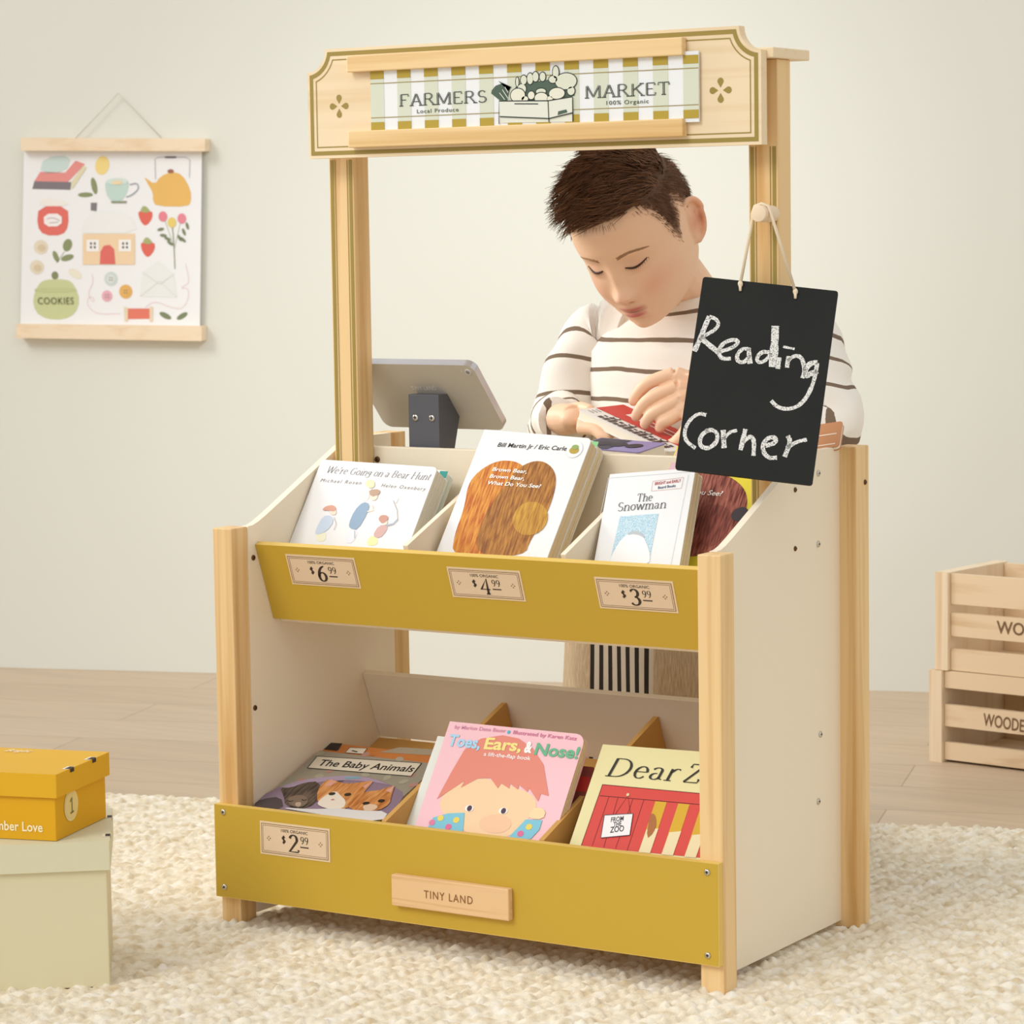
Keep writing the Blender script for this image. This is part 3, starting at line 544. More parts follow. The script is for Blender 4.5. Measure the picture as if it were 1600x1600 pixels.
# -- lower left
def art_baby(A):
    K, k = Kc(380, 1130, 4.706), K1(380, 1130, 4.706); P = A.px
    for i, c in enumerate([(560,390),(640,350),(720,420),(430,420),(1180,430),(1240,380),(900,380),(620,300),(1060,400),(350,480),(560,225),(900,230),(1150,265),(1250,455)]):
        q = P(*k(*c)); A.ell(q[0], q[1], .006, .0045, 'B08678' if i % 2 else 'A7A18C', 1, rot=i)
    q = [P(*p) for p in K([(545,246),(1312,297),(1235,393),(473,332)])]; A.poly(q, 'DCD2BC', 2)
    for i in range(4): A.rib([q[i], q[(i+1) % 4]], .0010, '2E2A26', 3)
    A.text('The Baby Animals', P(*k(541,313)), P(*k(1240,362)), .0135, '2A2624', 3, bold=.012)
    A.ppoly(K([(70,610),(200,490),(420,430),(640,400),(800,388),(980,410),(1120,470),(1190,520),(1140,600),(1050,720),(560,670)]), '8B7688', 1, 1)
    A.ppoly(K([(260,470),(450,415),(640,395),(800,385),(960,410),(1090,460),(1000,440),(800,420),(560,430),(330,490)]), 'A894AA', 2, 1); A.ppoly(K([(740,400),(850,395),(870,410),(760,415)]), '7FA6AE', 3)
    A.ppoly(K([(70,605),(130,560),(280,540),(300,640),(120,625)]), '4E4446', 2, 1)
    A.ppoly(K([(270,475),(350,480),(450,440),(560,430),(570,520),(530,600),(420,640),(310,610),(300,540)]), streak('tabby_fur', '2E2722', '6E5E50'), 3, 1)       # tabby
    A.ppoly(K([(320,560),(390,530),(470,540),(480,590),(430,625),(350,615)]), '7C6858', 4, 2); A.ppoly(K([(380,590),(430,585),(425,620),(390,622)]), 'B49C88', 5, 1)
    for (x, y) in ((350,578),(450,570)): A.prib(K([(x-18,y),(x,y+6),(x+18,y-2)]), .0012, '2A221E', 6)
    A.ppoly(K([(545,500),(600,430),(650,415),(720,445),(790,450),(860,440),(970,425),(900,500),(850,560),(760,640),(640,635),(545,590)]), streak('ginger_fur', 'B4692E', 'DDA365'), 4, 1)  # ginger and white
    A.ppoly(K([(600,470),(650,420),(690,440),(640,470)]), 'D9A08C', 5); A.ppoly(K([(880,470),(960,430),(900,490)]), 'D9A08C', 5)
    A.ppoly(K([(545,590),(600,540),(680,500),(720,540),(760,580),(740,635),(640,640),(560,615)]), 'E8DCCB', 5, 1)
    for (x, y) in ((655,527),(770,532)): q = P(*k(x, y)); A.ell(q[0], q[1], .0042, .0034, '33291E', 6)
    q = P(*k(660,570)); A.ell(q[0], q[1], .0022, .0016, 'C98A86', 6)
    A.ppoly(K([(765,590),(830,540),(900,510),(1000,500),(1060,480),(1120,462),(1090,540),(1080,600),(1000,650),(880,655),(790,640)]), streak('orange_fur', 'A85E28', 'D89A5A'), 5, 1)  # ginger
    A.ppoly(K([(1050,505),(1115,465),(1090,520)]), 'DBA595', 6); A.ppoly(K([(880,610),(950,600),(1000,620),(960,652),(890,655)]), 'DDC0A2', 6, 1)
    for (x, y) in ((905,598),(1018,580)): q = P(*k(x, y)); A.ell(q[0], q[1], .0042, .0034, '2E2418', 7)
    A.ppoly(K([(300,628),(420,636),(540,640),(700,632),(850,650),(1075,655),(1020,735),(700,700),(330,640)]), 'DCD8D4', 6, 1)
book('picture_book', 'grey kitten photo book titled The Baby Animals in the lower left bin', (500,1173), (686,1194), 19.3, (.02,.1005), None, .139, .006, '98917F', 'E8DCC0', 2, art=art_baby, rr=.001, back_push=-.0215)
def art_orange(A):
    K = Kc(380, 1130, 4.706); A.ppoly(K([(605,140),(730,150),(700,200),(560,190)]), '5A5550', 1); A.ppoly(K([(640,152),(730,150),(690,205),(600,195)]), '2A2220', 2); A.ppoly(K([(1000,215),(1150,178),(1430,195),(1430,240)]), 'A89A84', 1)
    q = [(785,182),(912,188),(880,230),(750,220)]; A.ppoly(K(q), 'E9E0CE', 2); A.prib(K(q+[q[0]]), .0008, '2E2A26', 3); A.prib(K([(800,205),(840,215)]), .002, '2E2A26', 3)
book('picture_book', 'orange book lying behind The Baby Animals book', (508.5,1160), (690,1180), 19.3, (.02,.1005), None, .145, .020, 'C77B3C', 'E8DCC0', 6, back_push=-.0145, art=art_orange, rr=.001)
# -- lower middle
def art_toes(A):
    K, k = Kc(620, 1080, 4.706), K1(620, 1080, 4.706); P = A.px
    A.ppoly(K([(310,800),(420,690),(600,630),(800,680),(1000,760),(1035,830),(1000,900),(950,960),(820,1085),(600,1080),(500,1030),(330,900)]), 'F0CFA4', 1, 1)
    A.ppoly(K([(295,795),(400,600),(500,430),(620,350),(780,325),(900,350),(1000,420),(1080,540),(1118,772),(1062,755),(1040,812),(975,715),(962,742),(900,690),(893,726),(835,680),(830,718),(770,680),(745,716),(690,640),(600,642),(470,712),(500,660)]), 'E08A78', 2)
    A.ppoly(K([(232,1000),(270,930),(380,900),(500,895),(488,1040)]), '7EC3D6', 3); A.ppoly(K([(815,1085),(950,945),(1072,950),(1050,1020),(985,1090)]), '7EC3D6', 3)
    A.ppoly(K([(970,940),(985,885),(1040,850),(1100,880),(1080,945)]), 'F2D6A8', 4, 1)
    for (x, y, c) in ((325,935,'E9D25C'),(440,950,'E9D25C'),(262,968,'DC7FA0'),(382,1000,'DC6F98'),(975,1000,'E9D25C'),(912,1050,'DC6F98')): q = P(*k(x, y)); A.ell(q[0], q[1], .0040, .0036, c, 4, n=10)
    for (x, y) in ((535,863),(785,882)): q = P(*k(x, y)); A.ell(q[0], q[1], .0055, .0038, 'F6F2EC', 3); A.ell(q[0]+.0004, q[1], .0030, .0034, '4E3A4A', 4)
    q = P(*k(725,975)); A.ell(q[0], q[1], .020, .011, 'EFC5A0', 2)
    A.text('Toes,', P(*k(372,400)), P(*k(610,425)), .0132, 'A9D4EC', 4, bold=.03); A.text('Ears,', P(*k(640,425)), P(*k(912,444)), .0132, 'F0E08C', 4, bold=.03); A.text('&', P(*k(935,450)), P(*k(992,453)), .0122, 'F8F4F0', 4, bold=.05); A.text('Nose!', P(*k(1010,466)), P(*k(1330,498)), .0132, '6DB58C', 4, bold=.03)
    A.text('a lift-the-flap book', P(*k(640,476)), P(*k(985,510)), .0044, 'FAF6F2', 4, bold=.015); A.text('by Marion Dane Bauer', P(*k(425,275)), P(*k(802,305)), .0042, 'D79AB2', 3, bold=.01); A.text('Illustrated by Karen Katz', P(*k(855,315)), P(*k(1322,363)), .0042, 'D07AA0', 3, bold=.01)
    q = P(*k(825,302)); A.ell(q[0], q[1], .002, .002, '4FB4C8', 3)
book('picture_book', 'pink picture book titled Toes Ears and Nose in the lower middle bin', (703,1127), (916,1148), 55.5, (.018,.1), None, .155, .013, 'F2C3CA', 'E9D6AE', 6, art=art_toes, rr=.012)
book('picture_book', 'pale book peeking out left behind the pink Toes book', (684,1150), (880,1170), 54, (.018,.1), .160, .134, .010, 'E6EAE2', 'D7D2C0', 4, back_push=.0145, rr=.002)
book('picture_book', 'dark red book peeking out right behind the pink Toes book', (726,1180), (922,1198), 54, (.018,.1), .166, .12, .008, '8E4A40', 'CDBBA4', 3, back_push=.0260, rr=.002, art=lambda A: A.rect(.150, -.03, .166, -.012, 'C23A30'))
# -- lower right
def art_zoo(A):
    K, k = Kc(860, 1080, 3.333), K1(860, 1080, 3.333); P = A.px
    A.serif('Dear', P(*k(283,441)), P(*k(660,470)), .0215, '35332E', 3, shear=.22, thick=.15, thin=.04); A.serif('Zoo', P(*k(684,473)), P(*k(930,492)), .0215, '35332E', 3, shear=.22, thick=.15, thin=.04)
    A.ppoly(K([(272,487),(960,550),(855,875),(160,808)]), 'D24A42', 1)
    for (a, b) in (((305,552),(218,806)),((352,556),(278,815)),((430,563),(340,820)),((487,568),(400,830))): A.prib(K([a, b]), .0006, '7E2A26', 2)
    A.prib(K([(258,545),(950,606)]), .0007, '5E221E', 2); A.prib(K([(272,487),(950,549)]), .0007, '5E221E', 2); A.prib(K([(272,487),(160,808)]), .0006, '5E221E', 2)
    for x in (548, 667, 786): 
        d = x-548; A.ppoly(K([(x,574+d*.1),(x+59,579+d*.1),(x-28,845+d*.1),(x-88,840+d*.1)]), 'D2A82E', 2); A.ppoly(K([(x-46,722+d*.12),(x+16,716+d*.12),(x-28,845+d*.1),(x-88,840+d*.1)]), 'E6D9AE', 3)
    A.ppoly(K([(500,775),(520,640),(545,640),(555,690),(540,740)]), 'A86A3A', 4, 1)
    A.prib(K([(340,640),(405,545),(418,640)]), .0005, '5E221E', 3); q = P(*k(405,541)); A.ell(q[0], q[1], .0018, .0018, 'D9CFA0', 4)
    q = [(283,648),(432,640),(415,752),(265,766)]; A.ppoly(K(q), 'EDEBEA', 4); A.prib(K(q+[q[0]]), .0008, '3A3A4A', 5)
    for t, a, b in (('FROM', (317,684), (382,676)), ('THE', (330,709), (371,703)), ('ZOO', (312,740), (384,731))): A.text(t, P(*k(*a)), P(*k(*b)), .0054 if t != 'ZOO' else .0068, '33333A', 5, bold=.012)
book('picture_book', 'cream picture book titled Dear Zoo with red panel in the lower right bin', (942,1163), (1090,1174), 51, (.018,.1), .168, .156, .014, 'E4DCA6', 'E8DCB8', 5, art=art_zoo, rr=.003)
# ------------------------------------------------------------------ cartons at the front left
CHZ = V((math.sin(YAW), math.cos(YAW), 0))
def above(u, v, p): return hit(u, v, p, CHZ)
c0 = hit(172, 1536, (0,0,0), V((0,0,1))); zt = above(182, 1313, c0).z; zl = above(180, 1358, c0).z
bf = hit(183, 1313, (0,0,zt), V((0,0,1))); back = hit(187, 1261, (0,0,zt), V((0,0,1))); GD = (back-bf).length-.008
BY = (back-bf).normalized(); BX = V((BY.y, -BY.x, 0))
def carton(o, ex, ey, W, D, zb, zl, zt, ov, cbody, clid, label, cat, name, slots):
    e = empty(name, o-ex*W/2+ey*D/2, label, cat, 'cardboard cartons'); q = lambda a, b, z: o+ex*a+ey*b+V((0,0,z-o.z))
    m = MB(); m.prism([q(-W,0,zl+.01), q(0,0,zl+.01), q(0,D,zl+.01), q(-W,D,zl+.01)], V((0,0,zl+.01-zb)), flat(cbody, .5)); body = m.build('body', e, None, .001)
    m = MB(); m.prism([q(-W-ov,-ov,zt), q(ov,-ov,zt), q(ov,D+ov,zt), q(-W-ov,D+ov,zt)], V((0,0,zt-zl)), flat(clid, .5)); lid = m.build('lid', e, None, .0012)
    for f in slots:
        m = MB(); a = f*D; m.add([q(ov-.005,a,zt+.0004), q(ov-.000,a,zt+.0004), q(ov-.000,a+.012,zt+.0004), q(ov-.005,a+.012,zt+.0004)], [(0,1,2,3)], flat('3A342C', .7))
        m.add([q(ov-.008,a-.002,zt+.0002), q(ov,a-.002,zt+.0002), q(ov,a+.014,zt+.0002), q(ov-.008,a+.014,zt+.0002)], [(0,1,2,3)], flat('E9DCC4', .6))
        m.add([q(ov+.0004,a+.002,zt-.004), q(ov+.0004,a+.011,zt-.004), q(ov+.0004,a+.011,zt), q(ov+.0004,a+.002,zt)], [(0,1,2,3)], flat('3A342C', .7)); m.build('tab_slot', lid)
    return e, body, lid, q
carton(c0, BX, BY, .30, GD, -.003, zl, zt, .004, 'D8CFAC', 'D6D2B2', 'sage green cardboard box with lid standing on the rug', 'box', 'storage_box', (.12, .7))
y0 = hit(88, 1315, (0,0,zt), V((0,0,1))); y1 = hit(0, 1310.5, (0,0,zt), V((0,0,1))); y2 = hit(134, 1276, (0,0,zt), V((0,0,1)))
yx = (y0-y1).normalized(); yy = V((-yx.y, yx.x, 0)); YD = (y2-y0).dot(yy)
yzl, yzt = above(92, 1246, y0).z, above(95, 1209, y0).z
e, body, lid, q = carton(y0, yx, yy, .22, YD, zt+.0006, yzl, yzt, .004, 'DBA514', 'DDAA1E', 'mustard yellow lidded box stacked on the sage green box', 'box', 'storage_box', (.22, .66))
m = MB(); A = Art(m, y0-yy*.0003, yx, V((0,0,1))); A.text('mber Love', A.px(-6, 1296), A.px(67, 1300), .0095, 'F4E6B8', 1, bold=.02); m.build('lettering', body, 'cream printed lettering')
m = MB(); A = Art(m, q(0, 0, yzt)+V((0,0,.0003)), yx, yy); A.text('Bright', A.px(6, 1174), A.px(44, 1176), .013, 'F4E6B8', 1, shear=.2, bold=.01); m.build('lettering', lid, 'cream printed lettering')
m = MB(); A = Art(m, y0+yx*.0003, yy, V((0,0,1))); c = A.px(111, 1258); A.ell(c[0], c[1], .0165, .0165, 'EBDCA0', 1, n=28); A.ell(c[0], c[1], .0145, .0145, 'E6D08A', 2, n=28); A.rib([(c[0]-.003, c[1]+.004), (c[0]+.001, c[1]+.008), (c[0]+.001, c[1]-.008)], .0022, '7C7434', 3); A.rib([(c[0]-.003, c[1]-.008), (c[0]+.005, c[1]-.007)], .0018, '7C7434', 3); m.build('round_sticker', body, 'cream round sticker')
# ------------------------------------------------------------------ hanging picture on the back wall
PO = W0+WN*.011; KP = lambda l: [(a/3.722, 130+b/3.722) for a, b in l]
pe = empty('wall_hanging', hit(170, 530, PO, WN), 'framed paper print of kitchen doodles hanging by a string on the wall', 'picture')
m = MB(); A = Art(m, PO, WD, (0,0,1), .0004); pr = [A.px(*p) for p in KP([(140,380),(1174,385),(1162,1440),(118,1430)])]; m.prism([A.w(p, 0) for p in [pr[3], pr[2], pr[1], pr[0]]], WN*.0008, flat('E9E9E8', .6))
def fade(c): return ''.join('%02X' % int(int(c[i:i+2], 16)*.84+238*.16) for i in (0, 2, 4))
k = lambda l, c, lay=1, s=1: A.ppoly(KP(l), fade(c), lay, s)
ln = lambda l, w_, c, lay=2, s=1: A.prib(KP(l), w_, fade(c), lay, s)
def el(x, y, rx, ry, c, lay=1, rot=0): q = A.px(x/3.722, 130+y/3.722); s_ = .00030; A.ell(q[0], q[1], rx*s_, ry*s_, fade(c), lay, rot)
k([(255,430),(420,420),(380,520),(230,525)],'BFD3CD'); k([(235,515),(380,520),(440,450),(495,470),(395,575),(200,570)],'DE7F76',1,0); k([(200,570),(415,575),(410,620),(188,615)],'6B6064',1,0); k([(415,575),(485,480),(505,490),(420,618)],'D9CFA4',2,0)
el(595,478,44,56,'EBCF74',1,-.3); el(548,597,18,50,'76804E',1,.2); el(497,649,48,14,'76804E')
k([(612,560),(750,560),(745,630),(705,690),(650,690),(615,640)],'B4CFC2'); el(682,572,68,20,'C9D9CC',2); el(682,578,34,12,'E6CDA0',3); ln([(755,590),(800,580),(808,615),(770,650),(735,662)],.0022,'8B8E98'); k([(645,685),(740,685),(735,698),(650,698)],'7C8064',2,0)
k([(840,545),(900,590),(935,540),(1000,515),(1060,530),(1110,620),(1112,690),(1090,718),(910,716),(888,680),(892,640),(845,560)],'DFA94A'); el(993,512,20,12,'8E4A34',2); ln([(905,560),(902,440),(925,430),(1080,430),(1105,445),(1102,550)],.0013,'A9ABB4',2,0); k([(960,425),(1025,425),(1025,436),(960,436)],'5A5458',2,0)
k([(225,715),(395,715),(400,830),(365,885),(255,885),(215,830)],'D8574A'); k([(230,680),(300,665),(390,690),(395,715),(225,715)],'EBE4DA'); k([(255,760),(360,758),(360,832),(258,834)],'EEE6E2',2); ln([(275,790),(300,780),(330,790),(350,800)],.0010,'8E8A8C',3); ln([(290,812),(340,808)],.0010,'8E8A8C',3)
k([(528,695),(565,695),(562,745),(528,740)],'6A6668',1,0); k([(470,850),(520,760),(640,735),(760,770),(810,870),(480,875)],'E6E6E2'); k([(482,875),(785,875),(785,1055),(482,1055)],'E9C79A',2,0); k([(582,1052),(585,980),(605,945),(640,940),(665,965),(672,1052)],'D6544A',3,0)
for x in (505,692): k([(x,910),(x+72,910),(x+72,978),(x,978)],'F0EBE4',3,0); [el(x+26+dx,932+dy,7,8,'4A5058',4) for dx in (0,22) for dy in (0,22)]
for (x,y) in ((848,775),(862,958)): k([(x-42,y-35),(x+38,y-35),(x+40,y+10),(x+5,y+55),(x-20,y+45),(x-42,y)],'D8513F',1); k([(x-35,y-30),(x-10,y-70),(x+30,y-30),(x,y-20)],'9AA05C',2)
for (x,y,c) in ((948,775,'DE6F7C'),(1058,787,'DE7482'),(1000,810,'DFC158')): el(x,y,27,30,c,2)
ln([(1018,1080),(1010,900),(1002,830)],.0018,'6E7446',1); ln([(1015,960),(960,800)],.0009,'8E9464',1); ln([(1015,960),(1050,810)],.0009,'8E9464',1)
for (x,y,r) in ((935,850,.8),(950,885,.5),(975,905,.2),(990,930,0),(1090,830,-.7),(1070,865,-.6),(1045,900,-.4),(1065,910,-.1)): el(x,y,22,9,'66704A',2,r-.6)
for (x,y) in ((238,953),(215,1070)): el(x,y,45,42,'DCCDB0',1); el(x+4,y+4,24,20,'CDB994',2)
el(393,942,28,38,'76804E',1,-.4); el(325,1008,16,36,'76804E',1,.4); el(392,1015,42,18,'76804E',1,.25); ln([(330,1045),(375,980)],.001,'76804E',1)
el(437,1108,46,24,'E4DDC2',1,-.5)
k([(225,1165),(270,1140),(390,1140),(432,1170),(465,1260),(440,1340),(370,1375),(270,1372),(205,1330),(190,1250)],'BDC286'); el(320,1118,22,24,'6F7648',1); k([(205,1190),(440,1190),(450,1215),(200,1215)],'B4BA7C',2)
A.text('COOKIES', A.px(*KP([(222,1285)])[0]), A.px(*KP([(430,1285)])[0]), .0120, '5A5A38', 4, spacing=1.1)
for (x,y,r,c) in ((646,1138,42,'C3CFC8'),(732,1212,42,'DDA448'),(623,1238,34,'E3A2AE')): el(x,y,r,r,c,1); el(x,y,r*.62,r*.62,'D3DAD2' if c[0]=='C' else c,2); [el(x+dx,y+dy,4,4,'6A6458',3) for dx in (-7,7) for dy in (-7,7)]
k([(830,1100),(920,1030),(1010,1110),(1028,1245),(815,1240)],'E3E4DE',1,0); ln([(830,1100),(930,1170),(1012,1110)],.0011,'CFD0C8',2,0); ln([(816,1240),(930,1150),(1028,1245)],.0011,'D3D4CC',2,0)
k([(735,1310),(885,1310),(885,1370),(740,1372)],'D9624A',1,0); k([(722,1300),(745,1305),(745,1385),(725,1385)],'E0C8A4',2,0); k([(870,1300),(890,1300),(888,1388),(872,1388)],'E0C8A4',2,0)
ln([(535,1110),(545,1160),(510,1220),(540,1280),(552,1250),(515,1240),(505,1290),(560,1345),(700,1340)],.0007,'DDA49C',1,2); ln([(845,1305),(900,1265),(980,1300),(1060,1318),(1100,1250),(1095,1190),(1050,1195),(1075,1175),(1105,1160),(1080,1050)],.0007,'DDA49C',1,2)
el(962,1352,40,16,'66704A',1,-.45); el(1060,1354,38,15,'66704A',1,.5)
m.build('paper', pe)
RAILW = wood('pale_rail', 'EBD6B8', 'E2C7A2', axis=0, contrast=.5)
for c in ([(120,392),(1192,396),(1192,322),(120,318)],[(94,1482),(1172,1500),(1172,1412),(94,1400)]):
    m = MB(); A = Art(m, W0+WN*.026, WD, (0,0,1)); m.prism([A.w(A.px(*p), 0) for p in KP(c)], WN*.0255, RAILW); m.build('rail', pe, None, .001)
m = MB(); A = Art(m, W0+WN*.010, WD, (0,0,1)); m.tube([A.w(A.px(*p), 0) for p in KP([(440,320),(688,58),(940,320)])], .0009, flat('CFC8BA', .7), 5); m.build('string', pe)
# ------------------------------------------------------------------ wooden crates by the wall
CX, CY = V((.991, -.130, 0)).normalized(), V((.130, .991, 0)).normalized()
CRW = wood('crate_wood', 'E2C9A6', 'C9A478', axis=0, scale=.7); CRV = wood('crate_end', 'E8D4B6', 'D6B88E', axis=2, scale=.7)
def crate(o, W, D, H, slats, text, label, name='wooden_crate'):
    e = empty(name, o+CX*W/2+CY*D/2, label, 'crate', 'wooden crates'); q = lambda a, b, z: o+CX*a+CY*b+V((0,0,z))
    def bx(nm, a0, b0, z0, a1, b1, z1, mat): m = MB(); m.prism([q(a0,b0,z1), q(a1,b0,z1), q(a1,b1,z1), q(a0,b1,z1)], V((0,0,z1-z0)), mat); return m.build(nm, e, None, .0012)
    for a in (0, W-.022): bx('end_board', a, 0, 0, a+.022, D, H, CRV)
    for i, (z0, z1) in enumerate(slats):
        s = bx('front_slat', .0222, .007, z0, W-.0222, .016, z1, CRW); bx('back_slat', .0222, D-.012, z0, W-.0222, D-.003, z1, CRW)
        if i == 1:
            m = MB(); A = Art(m, q(0, .0068, 0), CX, (0,0,1)); A.text('WOODEN', A.px(*text[0]), A.px(*text[1]), text[2], '7A5C3E', 1, bold=.015); m.build('stencil', s)
    bx('bottom_board', .0222, .017, .002, W-.0222, D-.013, .010, CRW)
LO = hit(1451, 1189, (0,0,-.012), V((0,0,1)))
def zz(y, x=1485): return above(x, y, LO+CX*.03).z+.012
crate(LO, .30, .19, zz(1049), ((.004, zz(1161)), (zz(1136), zz(1102)), (zz(1076), zz(1049)-.0004)), ((1536,1133),(1612,1146),.0175), 'lower pale wooden crate standing on the floor by the wall')
UO = LO+CX*.008+CY*.004+V((0,0,zz(1049)+.0006)); U0 = UO.z
def zu(y): return above(1495, y, UO).z-U0
crate(UO, .30, .17, zu(893), ((.0, zu(1012)), (zu(992), zu(956)), (zu(942), zu(895))), ((1557,989),(1668,1000),.0175), 'upper pale wooden crate stacked on another crate by the wall')
# ------------------------------------------------------------------ toy tablet on the counter
ta = math.radians(132); tu = V((0, math.cos(ta), math.sin(ta))); tn = V((0, -math.sin(ta), math.cos(ta)))   # back face looks at the viewer and down
tn = V((1,0,0)).cross(tu); tp = V((.13, .2635, .58))
TB = empty('toy_tablet', (.13, .262, .4795), 'grey toy tablet on a dark stand on the counter behind the Bear Hunt books', 'toy tablet')
m = MB(); A = Art(m, tp, (1,0,0), tu); c = [A.px(*p) for p in ((543,566),(738,573),(790,671),(606,668))]
tx0, tx1 = (c[0][0]+c[3][0])/2, (c[1][0]+c[2][0])/2; ty1, ty0 = (c[0][1]+c[1][1])/2, (c[2][1]+c[3][1])/2
m.prism([A.w(p, 0) for p in rrect(tx0, ty0, tx1, ty1, .011, 6)], tn*.009, flat('C9C9CC', .3, .75), flat('C4BDAE', .42, .12)); sh = m.build('back_shell', TB, None, .0008)
m = MB(); A = Art(m, tp, (1,0,0), tu)
m.prism([A.w((tx1-.0095+.0042*math.cos(t), ty1-.0105+.0042*math.sin(t)), 4) for t in [2*math.pi*i/18 for i in range(18)]], tn*.001, flat('D2D0CC', .3)); A.ell(tx1-.0095, ty1-.0105, .0026, .0026, '8A8880', 5); A.ell(tx1-.0178, ty1-.0095, .001, .001, 'DAD8D2', 2); m.build('camera_lens', sh)
m = MB(); A = Art(m, tp, (1,0,0), tu); A.text('TINY LAND', A.px(645, 609), A.px(683, 609), .0062, 'F4F1EA', 2, spacing=1.1); m.build('lettering', sh)
m = MB(); A = Art(m, tp-tn*.0092, (-1,0,0), tu); A.rect(-tx1+.006, ty0+.006, -tx0-.006, ty1-.006, '2B2D30', 1); m.build('screen', sh)
x0, x1 = aty(643, 617, .25).x, aty(690, 617, .25).x; zt_ = aty(660, 616, .25).z; m = MB()
yb_ = lambda z: tp.y-.0004+(z-tp.z)*tu.y/tu.z
DG = flat('5A5B60', .55); m.prism([V((x0-.001, y, z)) for y, z in ((.245,.4795),(.245,zt_),(yb_(zt_),zt_),(yb_(.552),.552),(.272,.50),(.272,.4795))], V((-(x1-x0), 0, 0)), DG)
m.build('stand_post', TB, None, .0012)
for xx in (x0+.0085, x1-.0105): screw((xx, .2448, aty(660, 653, .245).z), (0,-1,0), .0042, STEEL, TB)
# ------------------------------------------------------------------ books on the counter
def flatbook(name, label, a, e1, e2, th, cover, art, pages='ECE4D2'):
    ex = e1.normalized(); ey = (e2-ex*e2.dot(ex)).normalized(); n = ex.cross(ey); L, Wd = e1.length, e2.dot(ey)
    bk = empty(name, a-n*th, label, 'book'); m = MB(); A = Art(m, a, ex, ey); R = lambda i, d: [a+ex*x+ey*y-n*d for x, y in rrect(i, i, L-i, Wd-i, .004, 3)]
    m.prism(R(0, 0), n*.0012, flat(cover, .4)); art(A, L, Wd); m.build('front_cover', bk)
    m = MB(); m.prism(R(.0006, .0012), n*(th-.0024), flat(pages, .8)); m.build('page_block', bk)
    m = MB(); m.prism(R(0, th-.0012), n*.0012, flat(cover, .4)); m.build('back_cover', bk); return bk, A
def art_red(A, L, Wd):
    A.rect(.001, Wd*.38, L-.001, Wd-.001, 'CC3A2E', 1); A.rect(.032, Wd*.62, L-.001, Wd*.80, 'E9E2D8', 2); A.rect(.06, Wd*.66, L-.02, Wd*.76, 'B23A30', 3)
    for i in range(14):
        x = .026+i*.0082; A.rect(x, Wd*.08, x+.0062, Wd*(.17+.03*(i % 3)), '5A4A46', 2); A.rect(x, Wd*.22, x+.0055, Wd*.22+.003+.002*(i % 2), '4A3E3C', 2)
    for i in range(4): A.ell(.040+i*.026, Wd*.33, .0058, .0042, '6A5A54', 2); A.ell(.040+i*.026, Wd*.33, .0038, .0026, 'E6E0D6', 3)
    for i in range(3): A.rect(.006, Wd*.14+i*.006, .016, Wd*.14+i*.006+.0012, '6A5E58', 2)
hb_a = aty(903, 640, .372); hb_e1 = aty(1044, 706, .338)-hb_a; hb_e2 = aty(966, 628, .448)-hb_a
flatbook('picture_book', 'red and white picture book held in the hands of the boy', hb_a, hb_e1, hb_e2, .011, 'E9E6DF', art_red)
def art_purple(A, L, Wd):
    A.rect(.002, .002, L*.5, Wd-.002, '39374A', 1)
    for i in range(3): A.ell(L*.25+i*.02, Wd*.5, .010, .012, '262432', 2)
pa = aty(936, 703, .262); flatbook('picture_book', 'purple picture book lying on the counter under the red book', V((.318, .262, .5235)), V((.085, 0, -.004)), V((0, .062, .006)), .042, '8D84B6', art_purple)
def art_brown(A, L, Wd):
    for f in (.10, .50): A.rect(.004, Wd*f, L-.005, Wd*f+.0018, 'F0DCC4', 1)
br_n = V((0, -.64, .77)); bp = V((.6, .296, .5225)); B4 = [hit(u, v, bp, br_n) for u, v in ((1236,708),(1311,697),(1281,663))]
flatbook('picture_book', 'tan brown book with pale lines leaning at the right end of the counter', B4[1]-(B4[1]-B4[0]).normalized()*.055, (B4[1]-B4[0]).normalized()*.055, B4[2]-B4[1], .006, 'C48A5E', art_brown)
# ------------------------------------------------------------------ the boy behind the counter
from mathutils.bvhtree import BVHTree
HS, HC = .9, V((.3076, .43, .7625))
HR = Matrix.Rotation(.0989, 3, 'Z') @ Matrix.Rotation(.603, 3, 'X') @ Matrix.Rotation(-.1499, 3, 'Y')
def hw_(p): return HC + HR @ (V(p)*HS)
HRT = HR.transposed()
def hl(p): return (HRT @ (V(p)-HC))/HS
E_ = math.exp
def gs(x, a): return E_(-(x/a)**2)
def lerp_t(T, z):
    if z <= T[0][0]: return T[0][1]
    for (a, b), (c, e) in zip(T, T[1:]):
        if z <= c: t = (z-a)/(c-a); t = t*t*(3-2*t)*.35+t*.65; return b+(e-b)*t
    return T[-1][1]
XW = ((-.110,0),(-.108,.012),(-.104,.025),(-.096,.038),(-.085,.0495),(-.070,.0595),(-.050,.0670),(-.025,.0720),(0,.0730),(.03,.0750),(.06,.0700),(.080,.0570),(.096,.036),(.105,.017),(.110,0))
YF = ((-.110,0),(-.108,.045),(-.104,.062),(-.096,.0745),(-.085,.0795),(-.070,.0835),(-.050,.0870),(-.025,.0880),(0,.0890),(.03,.0930),(.055,.0900),(.080,.0710),(.096,.045),(.105,.022),(.110,0))
YB = ((-.110,0),(-.108,.0),(-.100,.012),(-.080,.035),(-.060,.055),(-.03,.080),(0,.094),(.03,.0965),(.06,.0860),(.080,.0680),(.096,.043),(.105,.020),(.110,0))
